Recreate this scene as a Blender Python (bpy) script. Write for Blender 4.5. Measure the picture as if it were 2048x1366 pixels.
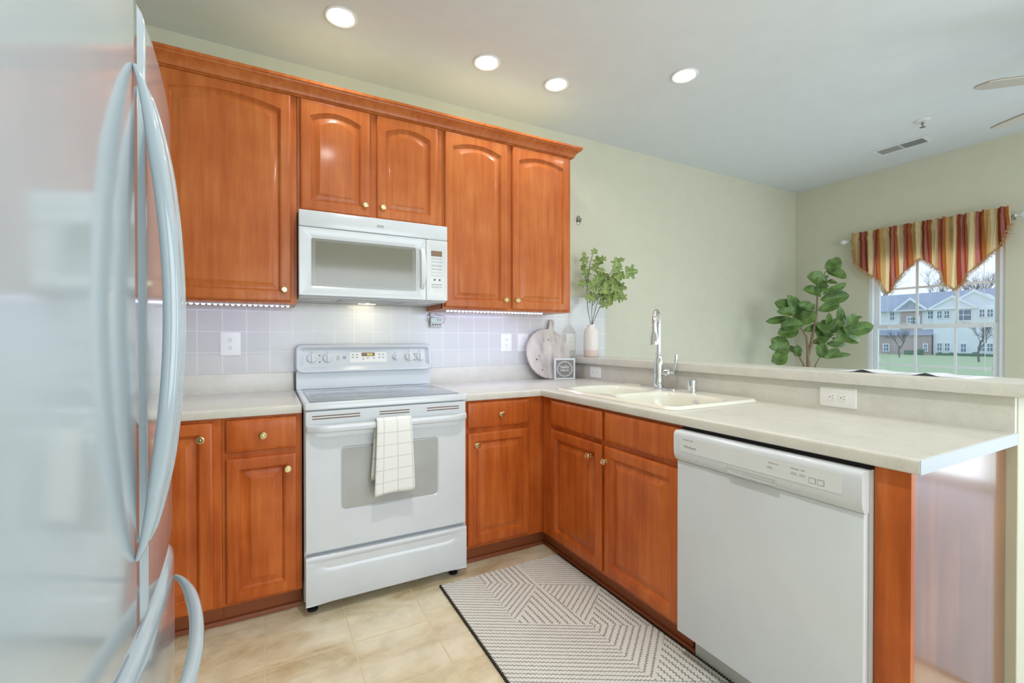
import bpy, bmesh, math, random
from mathutils import Vector, Matrix
random.seed(7)
PI = math.pi
for o in list(bpy.data.objects): bpy.data.objects.remove(o, do_unlink=True)
SC = bpy.context.scene
COL = SC.collection

# ------------------------------------------------------------------ camera
cam_d = bpy.data.cameras.new('camera'); cam = bpy.data.objects.new('camera', cam_d); COL.objects.link(cam)
cam.location = (-0.1338, -2.8009, 1.2005)
cam.rotation_euler = (PI/2 - 0.0066, 0.0, -0.4946)
cam_d.sensor_width = 36.0; cam_d.lens = 36.0*908.0/2048.0
cam_d.clip_start = 0.02; cam_d.clip_end = 400
SC.camera = cam

# ------------------------------------------------------------------ world and view
w = bpy.data.worlds.new('overcast_sky'); SC.world = w; w.use_nodes = True
nt = w.node_tree; nt.nodes.clear()
wo = nt.nodes.new('ShaderNodeOutputWorld'); bg = nt.nodes.new('ShaderNodeBackground')
tc = nt.nodes.new('ShaderNodeTexCoord'); sx = nt.nodes.new('ShaderNodeSeparateXYZ'); rp = nt.nodes.new('ShaderNodeValToRGB')
rp.color_ramp.elements[0].position = 0.0; rp.color_ramp.elements[0].color = (.80, .88, .95, 1)
rp.color_ramp.elements[1].position = 0.5; rp.color_ramp.elements[1].color = (.62, .76, .92, 1)
nt.links.new(tc.outputs['Generated'], sx.inputs[0]); nt.links.new(sx.outputs['Z'], rp.inputs[0])
nt.links.new(rp.outputs[0], bg.inputs['Color']); bg.inputs['Strength'].default_value = 1.55
nt.links.new(bg.outputs[0], wo.inputs['Surface'])
SC.view_settings.view_transform = 'Standard'; SC.view_settings.look = 'None'
SC.view_settings.exposure = -0.1; SC.view_settings.gamma = 1.0; SC.view_settings.use_curve_mapping = False

def area(name, loc, rot, sx_, sy_, power, color, shape='RECTANGLE', spread=PI):
    d = bpy.data.lights.new(name, 'AREA'); d.shape = shape; d.size = sx_; d.size_y = sy_
    d.energy = power; d.color = color; d.spread = spread
    o = bpy.data.objects.new(name, d); COL.objects.link(o); o.location = loc; o.rotation_euler = rot
    return o
# daylight at the patio door (right wall); fill light at an unseen added rear window
area('daylight_patio_door', (4.74, -4.0, 1.1), (0, PI/2, 0), 2.0, 1.7, 46, (.76, .87, 1.0))
area('fill_rear_window', (1.4, -5.5, 1.45), (PI/2, 0, 0), 3.0, 1.7, 74, (.84, .93, 1.0))
area('daylight_dining_window', (4.74, -1.1, 1.3), (0, PI/2, 0), 1.2, .8, 7, (.80, .89, 1.0))

# ------------------------------------------------------------------ materials
def lin(c):
    return tuple((x/12.92 if x <= .04045 else ((x+.055)/1.055)**2.4) for x in (v/255 for v in c))+(1,)
def setp(b, k, v):
    if k in b.inputs: b.inputs[k].default_value = v
def mat(name, rgb, rough=.5, metal=0, coat=0, emit=0, emit_rgb=None, trans=0, ior=1.45, spec=.5):
    m = bpy.data.materials.new(name); m.use_nodes = True
    b = m.node_tree.nodes['Principled BSDF']
    c = lin(rgb)
    setp(b, 'Base Color', c); setp(b, 'Roughness', rough); setp(b, 'Metallic', metal); setp(b, 'IOR', ior)
    setp(b, 'Coat Weight', coat); setp(b, 'Coat Roughness', .12); setp(b, 'Transmission Weight', trans)
    setp(b, 'Specular IOR Level', spec)
    if emit:
        setp(b, 'Emission Color', lin(emit_rgb or rgb)); setp(b, 'Emission Strength', emit)
    # slight procedural variation so that no surface is perfectly uniform
    if not trans and not emit and not metal:
        N = m.node_tree.nodes; L = m.node_tree.links
        t = N.new('ShaderNodeTexCoord'); n = N.new('ShaderNodeTexNoise'); n.inputs['Scale'].default_value = 9; n.inputs['Detail'].default_value = 3
        mx = N.new('ShaderNodeMixRGB'); mx.inputs['Color1'].default_value = tuple(x*.96 for x in c[:3])+(1,); mx.inputs['Color2'].default_value = tuple(min(1, x*1.04) for x in c[:3])+(1,)
        L.new(t.outputs['Object'], n.inputs['Vector']); L.new(n.outputs['Fac'], mx.inputs['Fac']); L.new(mx.outputs[0], b.inputs['Base Color'])
    return m
def nodes(m):
    return m.node_tree.nodes, m.node_tree.links, m.node_tree.nodes['Principled BSDF']
def ramp(N, stops):
    r = N.new('ShaderNodeValToRGB'); e = r.color_ramp.elements
    e[0].position, e[0].color = stops[0][0], stops[0][1]
    e[1].position, e[1].color = stops[-1][0], stops[-1][1]
    for p, c in stops[1:-1]:
        x = e.new(p); x.color = c
    return r
def noise(N, L, vec, scale, detail=4, rough=.55):
    n = N.new('ShaderNodeTexNoise'); n.inputs['Scale'].default_value = scale; n.inputs['Detail'].default_value = detail
    n.inputs['Roughness'].default_value = rough; L.new(vec, n.inputs['Vector']); return n
def mapping(N, L, src, scale=(1, 1, 1), loc=(0, 0, 0), rot=(0, 0, 0)):
    mp = N.new('ShaderNodeMapping'); mp.inputs['Scale'].default_value = scale; mp.inputs['Location'].default_value = loc
    mp.inputs['Rotation'].default_value = rot; L.new(src, mp.inputs['Vector']); return mp
def bump(N, L, b, h, strength=.2, dist=.01):
    bp = N.new('ShaderNodeBump'); bp.inputs['Strength'].default_value = strength; bp.inputs['Distance'].default_value = dist
    L.new(h, bp.inputs['Height']); L.new(bp.outputs[0], b.inputs['Normal']); return bp

def wood_mat(name, dark, mid, light, rough=.36, coat=.16):
    m = mat(name, (180, 90, 40), rough, coat=coat, spec=.3); N, L, b = nodes(m)
    t = N.new('ShaderNodeTexCoord'); mp = mapping(N, L, t.outputs['Object'], (14, 14, 1.1))
    n1 = noise(N, L, mp.outputs[0], 2.2, 6, .6)
    n2 = noise(N, L, t.outputs['Object'], 4.0, 3, .5)
    ad = N.new('ShaderNodeMath'); ad.operation = 'MULTIPLY_ADD'; ad.inputs[1].default_value = .55
    mu = N.new('ShaderNodeMath'); mu.operation = 'MULTIPLY'; mu.inputs[1].default_value = .45
    L.new(n2.outputs['Fac'], mu.inputs[0]); L.new(n1.outputs['Fac'], ad.inputs[0]); L.new(mu.outputs[0], ad.inputs[2])
    r = ramp(N, [(.36, lin(dark)), (.5, lin(mid)), (.64, lin(light))]); L.new(ad.outputs[0], r.inputs[0])
    L.new(r.outputs[0], b.inputs['Base Color']); bump(N, L, b, n1.outputs['Fac'], .04, .003)
    return m
M = {}
M['wood'] = wood_mat('cherry_stained_maple', (174, 88, 38), (189, 103, 48), (200, 119, 62))
M['wood_low'] = wood_mat('cherry_maple_base_light_offset', (166, 75, 24), (190, 94, 36), (206, 112, 50))  # same cherry as the uppers, more saturated to make up for dimmer light
M['wood_dark'] = mat('toe_kick_wood', (152, 84, 48), .45)
M['gap'] = mat('insulation_black', (25, 20, 18), .8)  # black insulation above the dishwasher tub

# painted walls
def paint(name, rgb, rough=.55):
    m = mat(name, rgb, rough, spec=.3); N, L, b = nodes(m)
    t = N.new('ShaderNodeTexCoord'); n = noise(N, L, t.outputs['Object'], 160, 3); bump(N, L, b, n.outputs['Fac'], .05, .002)
    return m
M['wall'] = paint('cream_wall_paint', (212, 210, 189), .5)
M['ceil'] = paint('white_ceiling_paint', (226, 229, 229), .7)
M['trim'] = mat('white_trim', (235, 236, 234), .35)

# floor : 12 inch beige marbled vinyl tile
def floor_mat():
    m = mat('beige_marbled_tile', (215, 195, 155), .32, coat=.15); N, L, b = nodes(m)
    t = N.new('ShaderNodeTexCoord')
    br = N.new('ShaderNodeTexBrick'); br.offset = 0; br.inputs['Scale'].default_value = 1
    br.inputs['Brick Width'].default_value = .305; br.inputs['Row Height'].default_value = .305
    br.inputs['Mortar Size'].default_value = .0035; br.inputs['Mortar Smooth'].default_value = .3
    mp = mapping(N, L, t.outputs['Object'], loc=(.143+.305*10, .934+.305*10-.0, 0)); L.new(mp.outputs[0], br.inputs['Vector'])
    mp2 = mapping(N, L, t.outputs['Object'], (2.2, 5.5, 1), rot=(0, 0, .35))
    n = noise(N, L, mp2.outputs[0], 1.5, 8, .62); n2 = noise(N, L, t.outputs['Object'], 9, 5, .6)
    n.inputs['Distortion'].default_value = .6
    r = ramp(N, [(.30, lin((196, 172, 134))), (.43, lin((222, 205, 170))), (.58, lin((236, 224, 196))), (.8, lin((242, 234, 212)))])
    L.new(n.outputs['Fac'], r.inputs[0])
    r2 = ramp(N, [(.33, (.80, .78, .74, 1)), (.55, (1, 1, 1, 1))]); L.new(n2.outputs['Fac'], r2.inputs[0])
    mx = N.new('ShaderNodeMixRGB'); mx.blend_type = 'MULTIPLY'; mx.inputs['Fac'].default_value = .7
    L.new(r.outputs[0], mx.inputs['Color1']); L.new(r2.outputs[0], mx.inputs['Color2'])
    mg = N.new('ShaderNodeMixRGB'); L.new(br.outputs['Fac'], mg.inputs['Fac']); L.new(mx.outputs[0], mg.inputs['Color1'])
    mg.inputs['Color2'].default_value = lin((226, 208, 172))
    L.new(mg.outputs[0], b.inputs['Base Color'])
    inv = N.new('ShaderNodeMath'); inv.operation = 'SUBTRACT'; inv.inputs[0].default_value = 1; L.new(br.outputs['Fac'], inv.inputs[1])
    bump(N, L, b, inv.outputs[0], .5, .002)
    return m
M['floor'] = floor_mat()
def tile_mat():
    m = mat('white_ceramic_tile', (214, 214, 212), .18, coat=.3); N, L, b = nodes(m)
    t = N.new('ShaderNodeTexCoord'); br = N.new('ShaderNodeTexBrick'); br.offset = 0; br.inputs['Scale'].default_value = 1
    br.inputs['Brick Width'].default_value = .1093; br.inputs['Row Height'].default_value = .1097
    br.inputs['Mortar Size'].default_value = .0022; br.inputs['Mortar Smooth'].default_value = .4
    mp = mapping(N, L, t.outputs['Object'], loc=(-.864+.1093*30, -1.018+.1097*20, 0))
    # wall tile lies in the x,z plane : swap the axes
    sp = N.new('ShaderNodeSeparateXYZ'); cb = N.new('ShaderNodeCombineXYZ'); L.new(t.outputs['Object'], sp.inputs[0])
    L.new(sp.outputs['X'], cb.inputs['X']); L.new(sp.outputs['Z'], cb.inputs['Y']); L.new(cb.outputs[0], mp.inputs['Vector'])
    L.new(mp.outputs[0], br.inputs['Vector'])
    mg = N.new('ShaderNodeMixRGB'); mg.inputs['Color1'].default_value = lin((212, 212, 210)); mg.inputs['Color2'].default_value = lin((236, 236, 236))
    L.new(br.outputs['Fac'], mg.inputs['Fac']); L.new(mg.outputs[0], b.inputs['Base Color'])
    n = noise(N, L, t.outputs['Object'], 22, 2); ad = N.new('ShaderNodeMath'); ad.operation = 'MULTIPLY_ADD'
    ad.inputs[1].default_value = -1.0; L.new(br.outputs['Fac'], ad.inputs[0]); L.new(n.outputs['Fac'], ad.inputs[2])
    bump(N, L, b, ad.outputs[0], .25, .002)
    return m
M['tile'] = tile_mat()
def laminate(name, base, speck, sc=260):
    m = mat(name, base, .32, coat=.1); N, L, b = nodes(m)
    t = N.new('ShaderNodeTexCoord'); n = noise(N, L, t.outputs['Object'], sc, 3, .7)
    n2 = noise(N, L, t.outputs['Object'], 14, 4, .6)
    mm = N.new('ShaderNodeMath'); mm.operation = 'MULTIPLY_ADD'; mm.inputs[1].default_value = .5; hf = N.new('ShaderNodeMath'); hf.operation = 'MULTIPLY'; hf.inputs[1].default_value = .5
    L.new(n2.outputs['Fac'], hf.inputs[0]); L.new(n.outputs['Fac'], mm.inputs[0]); L.new(hf.outputs[0], mm.inputs[2])
    r = ramp(N, [(.36, lin(speck)), (.55, lin(base))]); L.new(mm.outputs[0], r.inputs[0]); L.new(r.outputs[0], b.inputs['Base Color'])
    return m
M['lam'] = laminate('speckled_white_laminate', (219, 216, 206), (206, 203, 194))
M['lam_end'] = mat('laminate_edge_white', (186, 192, 198), .4)
M['white'] = mat('white_appliance_enamel', (217, 222, 227), .22, coat=.4)
M['white_fr'] = mat('white_fridge_enamel', (172, 184, 190), .10, coat=.6)
M['white_matte'] = mat('white_plastic', (224, 227, 229), .4)
M['outlet'] = mat('white_cover_plate', (242, 242, 238), .3)
M['grey_lt'] = mat('light_grey_plastic', (196, 197, 195), .35)
M['grey'] = mat('grey_metal_filter', (160, 165, 172), .35, metal=.7)
M['dark'] = mat('dark_slot', (40, 34, 32), .5)
M['brownslot'] = mat('brown_vent_slot', (118, 84, 62), .5)
M['black'] = mat('black_rubber', (22, 22, 22), .6)
M['glassmw'] = mat('microwave_window_glass', (128, 126, 112), .07, coat=.6)
M['glassmw2'] = mat('microwave_window_rim', (142, 142, 134), .15, coat=.6)
M['glassov'] = mat('oven_window_glass', (176, 178, 176), .08, coat=.6)
M['cooktop'] = mat('grey_glass_cooktop', (150, 158, 166), .16, coat=.2)
M['burner'] = mat('burner_ring_pale', (178, 184, 190), .2)
M['display'] = mat('brown_display', (140, 112, 90), .2)
M['digits'] = mat('lit_clock_digits', (225, 230, 120), .4, emit=1.2, emit_rgb=(225, 230, 120))
M['chrome'] = mat('polished_chrome', (225, 228, 232), .07, metal=1)
M['nickel'] = mat('brushed_nickel', (170, 168, 160), .25, metal=1)
M['brass'] = mat('pale_gold_brass', (232, 214, 165), .16, metal=1)
M['sink'] = mat('cream_white_enamel', (240, 238, 224), .16, coat=.5)
M['text'] = mat('printed_grey_text', (95, 95, 95), .6)
M['textlt'] = mat('printed_light_grey_text', (168, 168, 164), .6)
M['red'] = mat('indicator_dark_red', (150, 70, 50), .4)
M['ledtape'] = mat('white_led_channel', (235, 236, 245), .4)
M['led'] = mat('lit_led_diode', (225, 222, 255), .4, emit=9, emit_rgb=(226, 222, 255))
M['canlens'] = mat('lit_downlight_lens', (255, 250, 240), .4, emit=14, emit_rgb=(255, 250, 240))
M['mwlamp'] = mat('lit_cooktop_lamp_lens', (255, 246, 214), .4, emit=5, emit_rgb=(255, 240, 200))
M['cloth'] = None
M['vase'] = mat('white_ceramic_vase', (236, 230, 226), .25)
M['vase_base'] = mat('bare_pinkish_clay', (226, 205, 196), .55)
M['stem'] = mat('dark_twig', (84, 74, 66), .7)
M['bark'] = mat('brown_fiddle_bark', (134, 116, 92), .8)
M['vinyl'] = mat('white_vinyl_window', (232, 236, 240), .35)
M['pot'] = mat('woven_pot', (190, 170, 140), .7)
M['fanblade'] = mat('pale_fan_blade', (190, 184, 170), .4)
M['fanedge'] = mat('brown_fan_edge', (110, 92, 74), .5)

def leaf_mat(name, c1, c2, trans=.25):
    m = mat(name, c1, .42); N, L, b = nodes(m)
    t = N.new('ShaderNodeTexCoord'); n = noise(N, L, t.outputs['Object'], 16, 3)
    uv = N.new('ShaderNodeUVMap'); uv.uv_map = 'UVMap'
    r = ramp(N, [(.35, lin(c1)), (.65, lin(c2))]); L.new(n.outputs['Fac'], r.inputs[0])
    # veins : side veins and midrib from the leaf's own uv
    s = N.new('ShaderNodeSeparateXYZ'); L.new(uv.outputs[0], s.inputs[0])
    ab = N.new('ShaderNodeMath'); ab.operation = 'ABSOLUTE'; L.new(s.outputs['X'], ab.inputs[0])
    md = N.new('ShaderNodeMath'); md.operation = 'LESS_THAN'; md.inputs[1].default_value = .06; L.new(ab.outputs[0], md.inputs[0])
    m1 = N.new('ShaderNodeMath'); m1.operation = 'MULTIPLY_ADD'; m1.inputs[1].default_value = -.35; L.new(ab.outputs[0], m1.inputs[0]); L.new(s.outputs['Y'], m1.inputs[2])
    m2 = N.new('ShaderNodeMath'); m2.operation = 'MULTIPLY'; m2.inputs[1].default_value = 7; L.new(m1.outputs[0], m2.inputs[0])
    fr = N.new('ShaderNodeMath'); fr.operation = 'FRACT'; L.new(m2.outputs[0], fr.inputs[0])
    lt = N.new('ShaderNodeMath'); lt.operation = 'LESS_THAN'; lt.inputs[1].default_value = .12; L.new(fr.outputs[0], lt.inputs[0])
    mxx = N.new('ShaderNodeMath'); mxx.operation = 'MAXIMUM'; L.new(md.outputs[0], mxx.inputs[0]); L.new(lt.outputs[0], mxx.inputs[1])
    sc = N.new('ShaderNodeMath'); sc.operation = 'MULTIPLY'; sc.inputs[1].default_value = .35; L.new(mxx.outputs[0], sc.inputs[0])
    mg = N.new('ShaderNodeMixRGB'); L.new(sc.outputs[0], mg.inputs['Fac']); L.new(r.outputs[0], mg.inputs['Color1']); mg.inputs['Color2'].default_value = lin(tuple(min(255, int(v*1.35)+15) for v in c2))
    L.new(mg.outputs[0], b.inputs['Base Color'])
    tr = N.new('ShaderNodeBsdfTranslucent'); L.new(mg.outputs[0], tr.inputs['Color']); ms = N.new('ShaderNodeMixShader'); ms.inputs['Fac'].default_value = trans
    out = [x for x in N if x.type == 'OUTPUT_MATERIAL'][0]
    L.new(b.outputs[0], ms.inputs[1]); L.new(tr.outputs[0], ms.inputs[2]); L.new(ms.outputs[0], out.inputs['Surface'])
    return m
M['leaf'] = leaf_mat('fiddle_leaf_green', (70, 98, 48), (112, 142, 72))
M['figleaf'] = leaf_mat('fig_branch_green', (116, 140, 76), (152, 172, 104))

def pane_mat():
    m = bpy.data.materials.new('clear_window_pane'); m.use_nodes = True; N = m.node_tree.nodes; L = m.node_tree.links; N.clear()
    o = N.new('ShaderNodeOutputMaterial'); a = N.new('ShaderNodeBsdfTransparent'); g = N.new('ShaderNodeBsdfGlossy'); x = N.new('ShaderNodeMixShader')
    a.inputs[0].default_value = (.95, .98, 1, 1); g.inputs['Roughness'].default_value = .02; x.inputs[0].default_value = .05
    L.new(a.outputs[0], x.inputs[1]); L.new(g.outputs[0], x.inputs[2]); L.new(x.outputs[0], o.inputs[0]); return m
M['pane'] = pane_mat()

# ------------------------------------------------------------------ mesh builder
class MB:
    def __init__(s): s.bm = bmesh.new(); s.bm.loops.layers.uv.new('UVMap')
    def box(s, x0, x1, y0, y1, z0, z1, bev=0, seg=2, rot=None):
        t = bmesh.new(); bmesh.ops.create_cube(t, size=1)
        for v in t.verts: v.co = Vector(((x0+x1)/2+v.co.x*abs(x1-x0), (y0+y1)/2+v.co.y*abs(y1-y0), (z0+z1)/2+v.co.z*abs(z1-z0)))
        if bev: bmesh.ops.bevel(t, geom=t.edges[:], offset=bev, segments=seg, affect='EDGES', profile=.5)
        if rot: bmesh.ops.transform(t, matrix=rot, verts=t.verts)
        s.merge(t); return s
    def merge(s, t):
        me = bpy.data.meshes.new('tmp'); t.to_mesh(me); t.free(); s.bm.from_mesh(me); bpy.data.meshes.remove(me)
    def face(s, pts, uvs=None):
        vs = [s.bm.verts.new(p) for p in pts]
        f = s.bm.faces.new(vs)
        if uvs:
            l = s.bm.loops.layers.uv['UVMap']
            for lp, u in zip(f.loops, uvs): lp[l].uv = u
        return f
    def loops(s, rings, cap0=False, cap1=True, closed=True):
        V = [[s.bm.verts.new(p) for p in r] for r in rings]
        n = len(V[0])
        for a, b in zip(V, V[1:]):
            for i in range(n if closed else n-1):
                j = (i+1) % n
                try: s.bm.faces.new((a[i], a[j], b[j], b[i]))
                except ValueError: pass
        if cap0: s.bm.faces.new(V[0][::-1])
        if cap1: s.bm.faces.new(V[-1])
        return s
    def lathe(s, prof, c=(0, 0, 0), axis=(0, 0, 1), n=24, cap0=True, cap1=True):
        q = Vector((0, 0, 1)).rotation_difference(Vector(axis).normalized())
        R = []
        for r, h in prof:
            R.append([Vector(c)+q @ Vector((r*math.cos(2*PI*i/n), r*math.sin(2*PI*i/n), h)) for i in range(n)])
        return s.loops(R, cap0, cap1)
    def tube(s, pts, r, n=8, cap=True):
        pts = [Vector(p) for p in pts]; R = []
        rad = r if isinstance(r, (list, tuple)) else [r]*len(pts)
        prev = None
        for i, p in enumerate(pts):
            d = (pts[min(i+1, len(pts)-1)]-pts[max(i-1, 0)]).normalized()
            if prev is None:
                a = Vector((0, 0, 1)) if abs(d.z) < .9 else Vector((1, 0, 0))
                u = d.cross(a).normalized()
            else:
                u = (prev-d*prev.dot(d)).normalized()
            v = d.cross(u); prev = u
            R.append([p+(u*math.cos(2*PI*k/n)+v*math.sin(2*PI*k/n))*rad[i] for k in range(n)])
        return s.loops(R, cap, cap)
    def sweep(s, path, prof, side=1, cap=True):
        # path : plan polyline [(x,y)], prof : [(outward distance, z)], outward = left normal * side
        P = [Vector((p[0], p[1])) for p in path]; R = []
        for i, p in enumerate(P):
            ns = []
            if i > 0: d = (P[i]-P[i-1]).normalized(); ns.append(Vector((-d.y, d.x))*side)
            if i < len(P)-1: d = (P[i+1]-P[i]).normalized(); ns.append(Vector((-d.y, d.x))*side)
            if len(ns) == 2:
                m = (ns[0]+ns[1]); m = m/(m.dot(ns[0]))
            else: m = ns[0]
            R.append([Vector((p.x+m.x*a, p.y+m.y*a, z)) for a, z in prof])
        return s.loops(R, cap, cap)
    def build(s, name, m=None, parent=None, smooth=True, ang=35, org=None, sharp=True):
        bmesh.ops.recalc_face_normals(s.bm, faces=s.bm.faces)
        me = bpy.data.meshes.new(name); s.bm.to_mesh(me); s.bm.free()
        o = bpy.data.objects.new(name, me); COL.objects.link(o)
        if m: me.materials.append(m)
        og = org if org is not None else (ORG.get(parent.name, Vector()) if parent else Vector())
        og = Vector(og)
        me.transform(Matrix.Translation(-og))
        if parent: o.parent = parent; o.location = (og-ORG.get(parent.name, Vector()))
        else: o.location = og
        ORG[o.name] = og
        if smooth:
            me.shade_smooth()
            if sharp: me.set_sharp_from_angle(angle=math.radians(ang))
        return o
ORG = {}
def B(*a, **k): return MB().box(*a, **k)
def tag(o, label=None, cat=None, group=None, kind=None):
    if label: o['label'] = label
    if cat: o['category'] = cat
    if group: o['group'] = group
    if kind: o['kind'] = kind
    return o
def thing(name, label, cat, loc, group=None):
    o = bpy.data.objects.new(name, None); COL.objects.link(o); o.location = loc; o.empty_display_size = .05
    ORG[o.name] = Vector(loc); return tag(o, label, cat, group)
def struct(o): o['kind'] = 'structure'; return o
def rrect(u0, u1, v0, v1, r, n=5):
    pts = []
    for cx_, cy_, a0 in ((u1-r, v0+r, -PI/2), (u1-r, v1-r, 0), (u0+r, v1-r, PI/2), (u0+r, v0+r, PI)):
        for i in range(n+1):
            a = a0+PI/2*i/n; pts.append((cx_+r*math.cos(a), cy_+r*math.sin(a)))
    return pts
FY = lambda yf: (lambda u, v, w_: (u, yf-w_, v))      # surface facing -y
FX = lambda xf: (lambda u, v, w_: (xf-w_, u, v))      # surface facing -x
def text(name, s, size, f, uc, vc, w_, m, parent, depth=.0006, flip=False, align='CENTER'):
    c = bpy.data.curves.new(name, 'FONT'); c.body = s; c.size = size; c.align_x = align; c.align_y = 'CENTER'; c.extrude = depth
    o = bpy.data.objects.new('t', c); COL.objects.link(o)
    me = bpy.data.meshes.new_from_object(o.evaluated_get(bpy.context.evaluated_depsgraph_get())); bpy.data.objects.remove(o)
    for v in me.vertices:
        x, y, z = v.co; v.co = Vector(f(uc+(-x if flip else x), vc+y, w_+z))
    b = MB(); b.bm.from_mesh(me); bpy.data.meshes.remove(me)
    return b.build(name, m, parent, smooth=False)

# ------------------------------------------------------------------ room shell
XL, XR_, YB, YF, H = -1.08, 4.775, 0.0, -5.6, 2.728
struct(B(XL-.12, XR_+.12, YF-.12, .12, -.12, 0).build('floor', M['floor'], smooth=False))
struct(B(2.0, XR_, YF, -.0005, .0002, .012).build('floor', mat('pale_grey_carpet', (196, 202, 210), .95), smooth=False))
struct(B(XL-.12, XR_+.12, YF-.12, .12, H, H+.12).build('ceiling', M['ceil'], smooth=False))
struct(B(XL-.12, XR_+.12, 0, .12, 0, H).build('wall_back', M['wall'], smooth=False))
struct(B(XL-.12, XL, YF, 0, 0, H).build('wall_left', M['wall'], smooth=False))
WY0, WY1, WZ0, WZ1 = -1.548, -.655, .66, 1.98
m_ = MB(); T = .12
m_.box(XR_, XR_+T, WY1, 0, 0, H); m_.box(XR_, XR_+T, WY0, WY1, 0, WZ0); m_.box(XR_, XR_+T, WY0, WY1, WZ1, H)
m_.box(XR_, XR_+T, -3.15, WY0, 0, H); m_.box(XR_, XR_+T, -4.85, -3.15, 2.1, H); m_.box(XR_, XR_+T, YF, -4.85, 0, H)
struct(m_.build('wall_right', M['wall'], smooth=False))
m_ = MB(); m_.box(XL, -.15, YF-T, YF, 0, H); m_.box(-.15, 2.95, YF-T, YF, 0, .55); m_.box(-.15, 2.95, YF-T, YF, 2.35, H); m_.box(2.95, XR_, YF-T, YF, 0, H)
struct(m_.build('wall_front', M['wall'], smooth=False))
def frame(mb, f, u0, u1, v0, v1, t, w0, w1):
    def bx(a, b_, c, d):
        p = f(a, c, w0); q = f(b_, d, w1)
        mb.box(min(p[0], q[0]), max(p[0], q[0]), min(p[1], q[1]), max(p[1], q[1]), min(p[2], q[2]), max(p[2], q[2]), .002, 1)
    bx(u0, u0+t, v0, v1); bx(u1-t, u1, v0, v1); bx(u0+t, u1-t, v0, v0+t); bx(u0+t, u1-t, v1-t, v1); return mb
# window_1 : double hung with grilles
f = FX(XR_)
m_ = MB(); frame(m_, f, WY0+.001, WY1-.001, WZ0+.001, WZ1-.001, .032, -.10, -.012)
win = struct(m_.build('window_1', M['vinyl']))
frame(MB(), f, WY0+.034, WY1-.034, 1.29, WZ1-.034, .036, -.085, -.06).build('upper_sash', M['vinyl'], win)
frame(MB(), f, WY0+.034, WY1-.034, WZ0+.034, 1.325, .036, -.056, -.03).build('lower_sash', M['vinyl'], win)
def grille(z0, z1, zb, x):
    g = MB()
    for y in (-.995, -1.255): g.box(x-.005, x+.005, y-.009, y+.009, z0, z1)
    g.box(x-.0042, x+.0042, WY0+.07, WY1-.07, zb-.009, zb+.009); return g
grille(1.326, WZ1-.07, 1.645, XR_+.072).build('grille', M['vinyl'], win)
grille(WZ0+.07, 1.289, .965, XR_+.043).build('grille', M['vinyl'], win)
B(XR_+.078, XR_+.080, WY0+.07, WY1-.07, 1.326, WZ1-.07).build('pane', M['pane'], win)
B(XR_+.049, XR_+.051, WY0+.07, WY1-.07, WZ0+.07, 1.289).build('pane', M['pane'], win)
for y in (-.93, -1.32): B(XR_+.034, XR_+.056, y-.03, y+.03, 1.326, 1.338, .003).build('sash_lock', M['vinyl'], win)
for y, z in ((-.80, 1.3), (-1.428, .95)):
    k = MB().tube([(XR_+.012, y, WZ1-.04), (XR_+.010, y-.004, 1.6), (XR_+.012, y-.012, z)], .0022, 6); k.lathe([(.002, 0), (.005, .004), (.005, .016), (.002, .02)], (XR_+.012, y-.012, z-.016), n=10)
    k.build('blind_cord', M['vinyl'], win)
# patio door (seen only in reflections) and an unseen rear window added for fill light
dr = struct(frame(MB(), f, -4.849, -3.151, .001, 2.099, .06, -.10, -.01).build('door_1', M['vinyl']))
B(XR_+.04, XR_+.07, -4.03, -3.97, .06, 2.04).build('meeting_rail', M['vinyl'], dr)
wn = struct(frame(MB(), lambda u, v, w_: (u, YF-.01-w_, v), -.149, 2.949, .551, 2.349, .06, 0, .08).build('window_2_added', M['vinyl']))
B(1.37, 1.43, YF-.07, YF-.03, .61, 2.29).build('mullion', M['vinyl'], wn)

# backsplash tile
t_ = MB().box(-1.079, 1.66, -.008, -.0005, 1.016, 1.372); t_.box(1.66, 2.206, -.008, -.0005, 1.016, 1.514); t_.box(.0, .762, -.008, -.0005, 1.372, 1.40)
tag(t_.build('backsplash', M['tile'], smooth=False), 'white square ceramic tile backsplash across the back wall under the upper cabinets', 'backsplash')

# half wall of the breakfast bar
struct(B(1.878, 1.992, -2.318, -.0005, 0, 1.024, .002, 1).build('wall_half', M['wall'], smooth=False))

# ------------------------------------------------------------------ cabinetry
def door_panel(name, parent, f, u0, u1, v0, v1, m, arch=0.0, n=14):
    prof = [(0, 0), (0, .012), (.002, .0155), (.007, .0185), (.010, .019), (.044, .019), (.0455, .0148), (.0485, .0148), (.0505, .011), (.0565, .0062), (.060, .0062), (.086, .0162), (.088, .0172), (.091, .0172)]
    if arch < 0: prof = [(0, 0), (0, .012), (.003, .015), (.008, .0165), (.011, .0185), (.014, .019)]
    R = []
    for ins, w_ in prof:
        a, b_, c, d = u0+ins, u1-ins, v0+ins, v1-ins
        rise = arch if (arch > 0 and ins >= .044) else 0
        base = d-rise-(.004 if rise else 0)
        ring = [f(a, c, w_), f(b_, c, w_)]
        for i in range(n+1):
            t = i/n; ring.append(f(b_+(a-b_)*t, base+rise*(1-(2*t-1)**2), w_))
        R.append(ring)
    return MB().loops(R, True, True).build(name, m, parent, ang=28)
def knob(parent, f, u, v, w_=.019):
    p = Vector(f(u, v, w_)); q = Vector(f(u, v, w_+1)); ax = q-p
    r = .0145
    return MB().lathe([(.009, 0), (.010, .002), (.006, .004), (.005, .012), (.008, .015), (r, .019), (r+.001, .022), (r, .025), (r*.75, .0265), (r*.7, .0255), (.005, .0255), (.0045, .027), (.001, .0275)], p, ax, 20).build('knob', M['brass'], parent)
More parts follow.
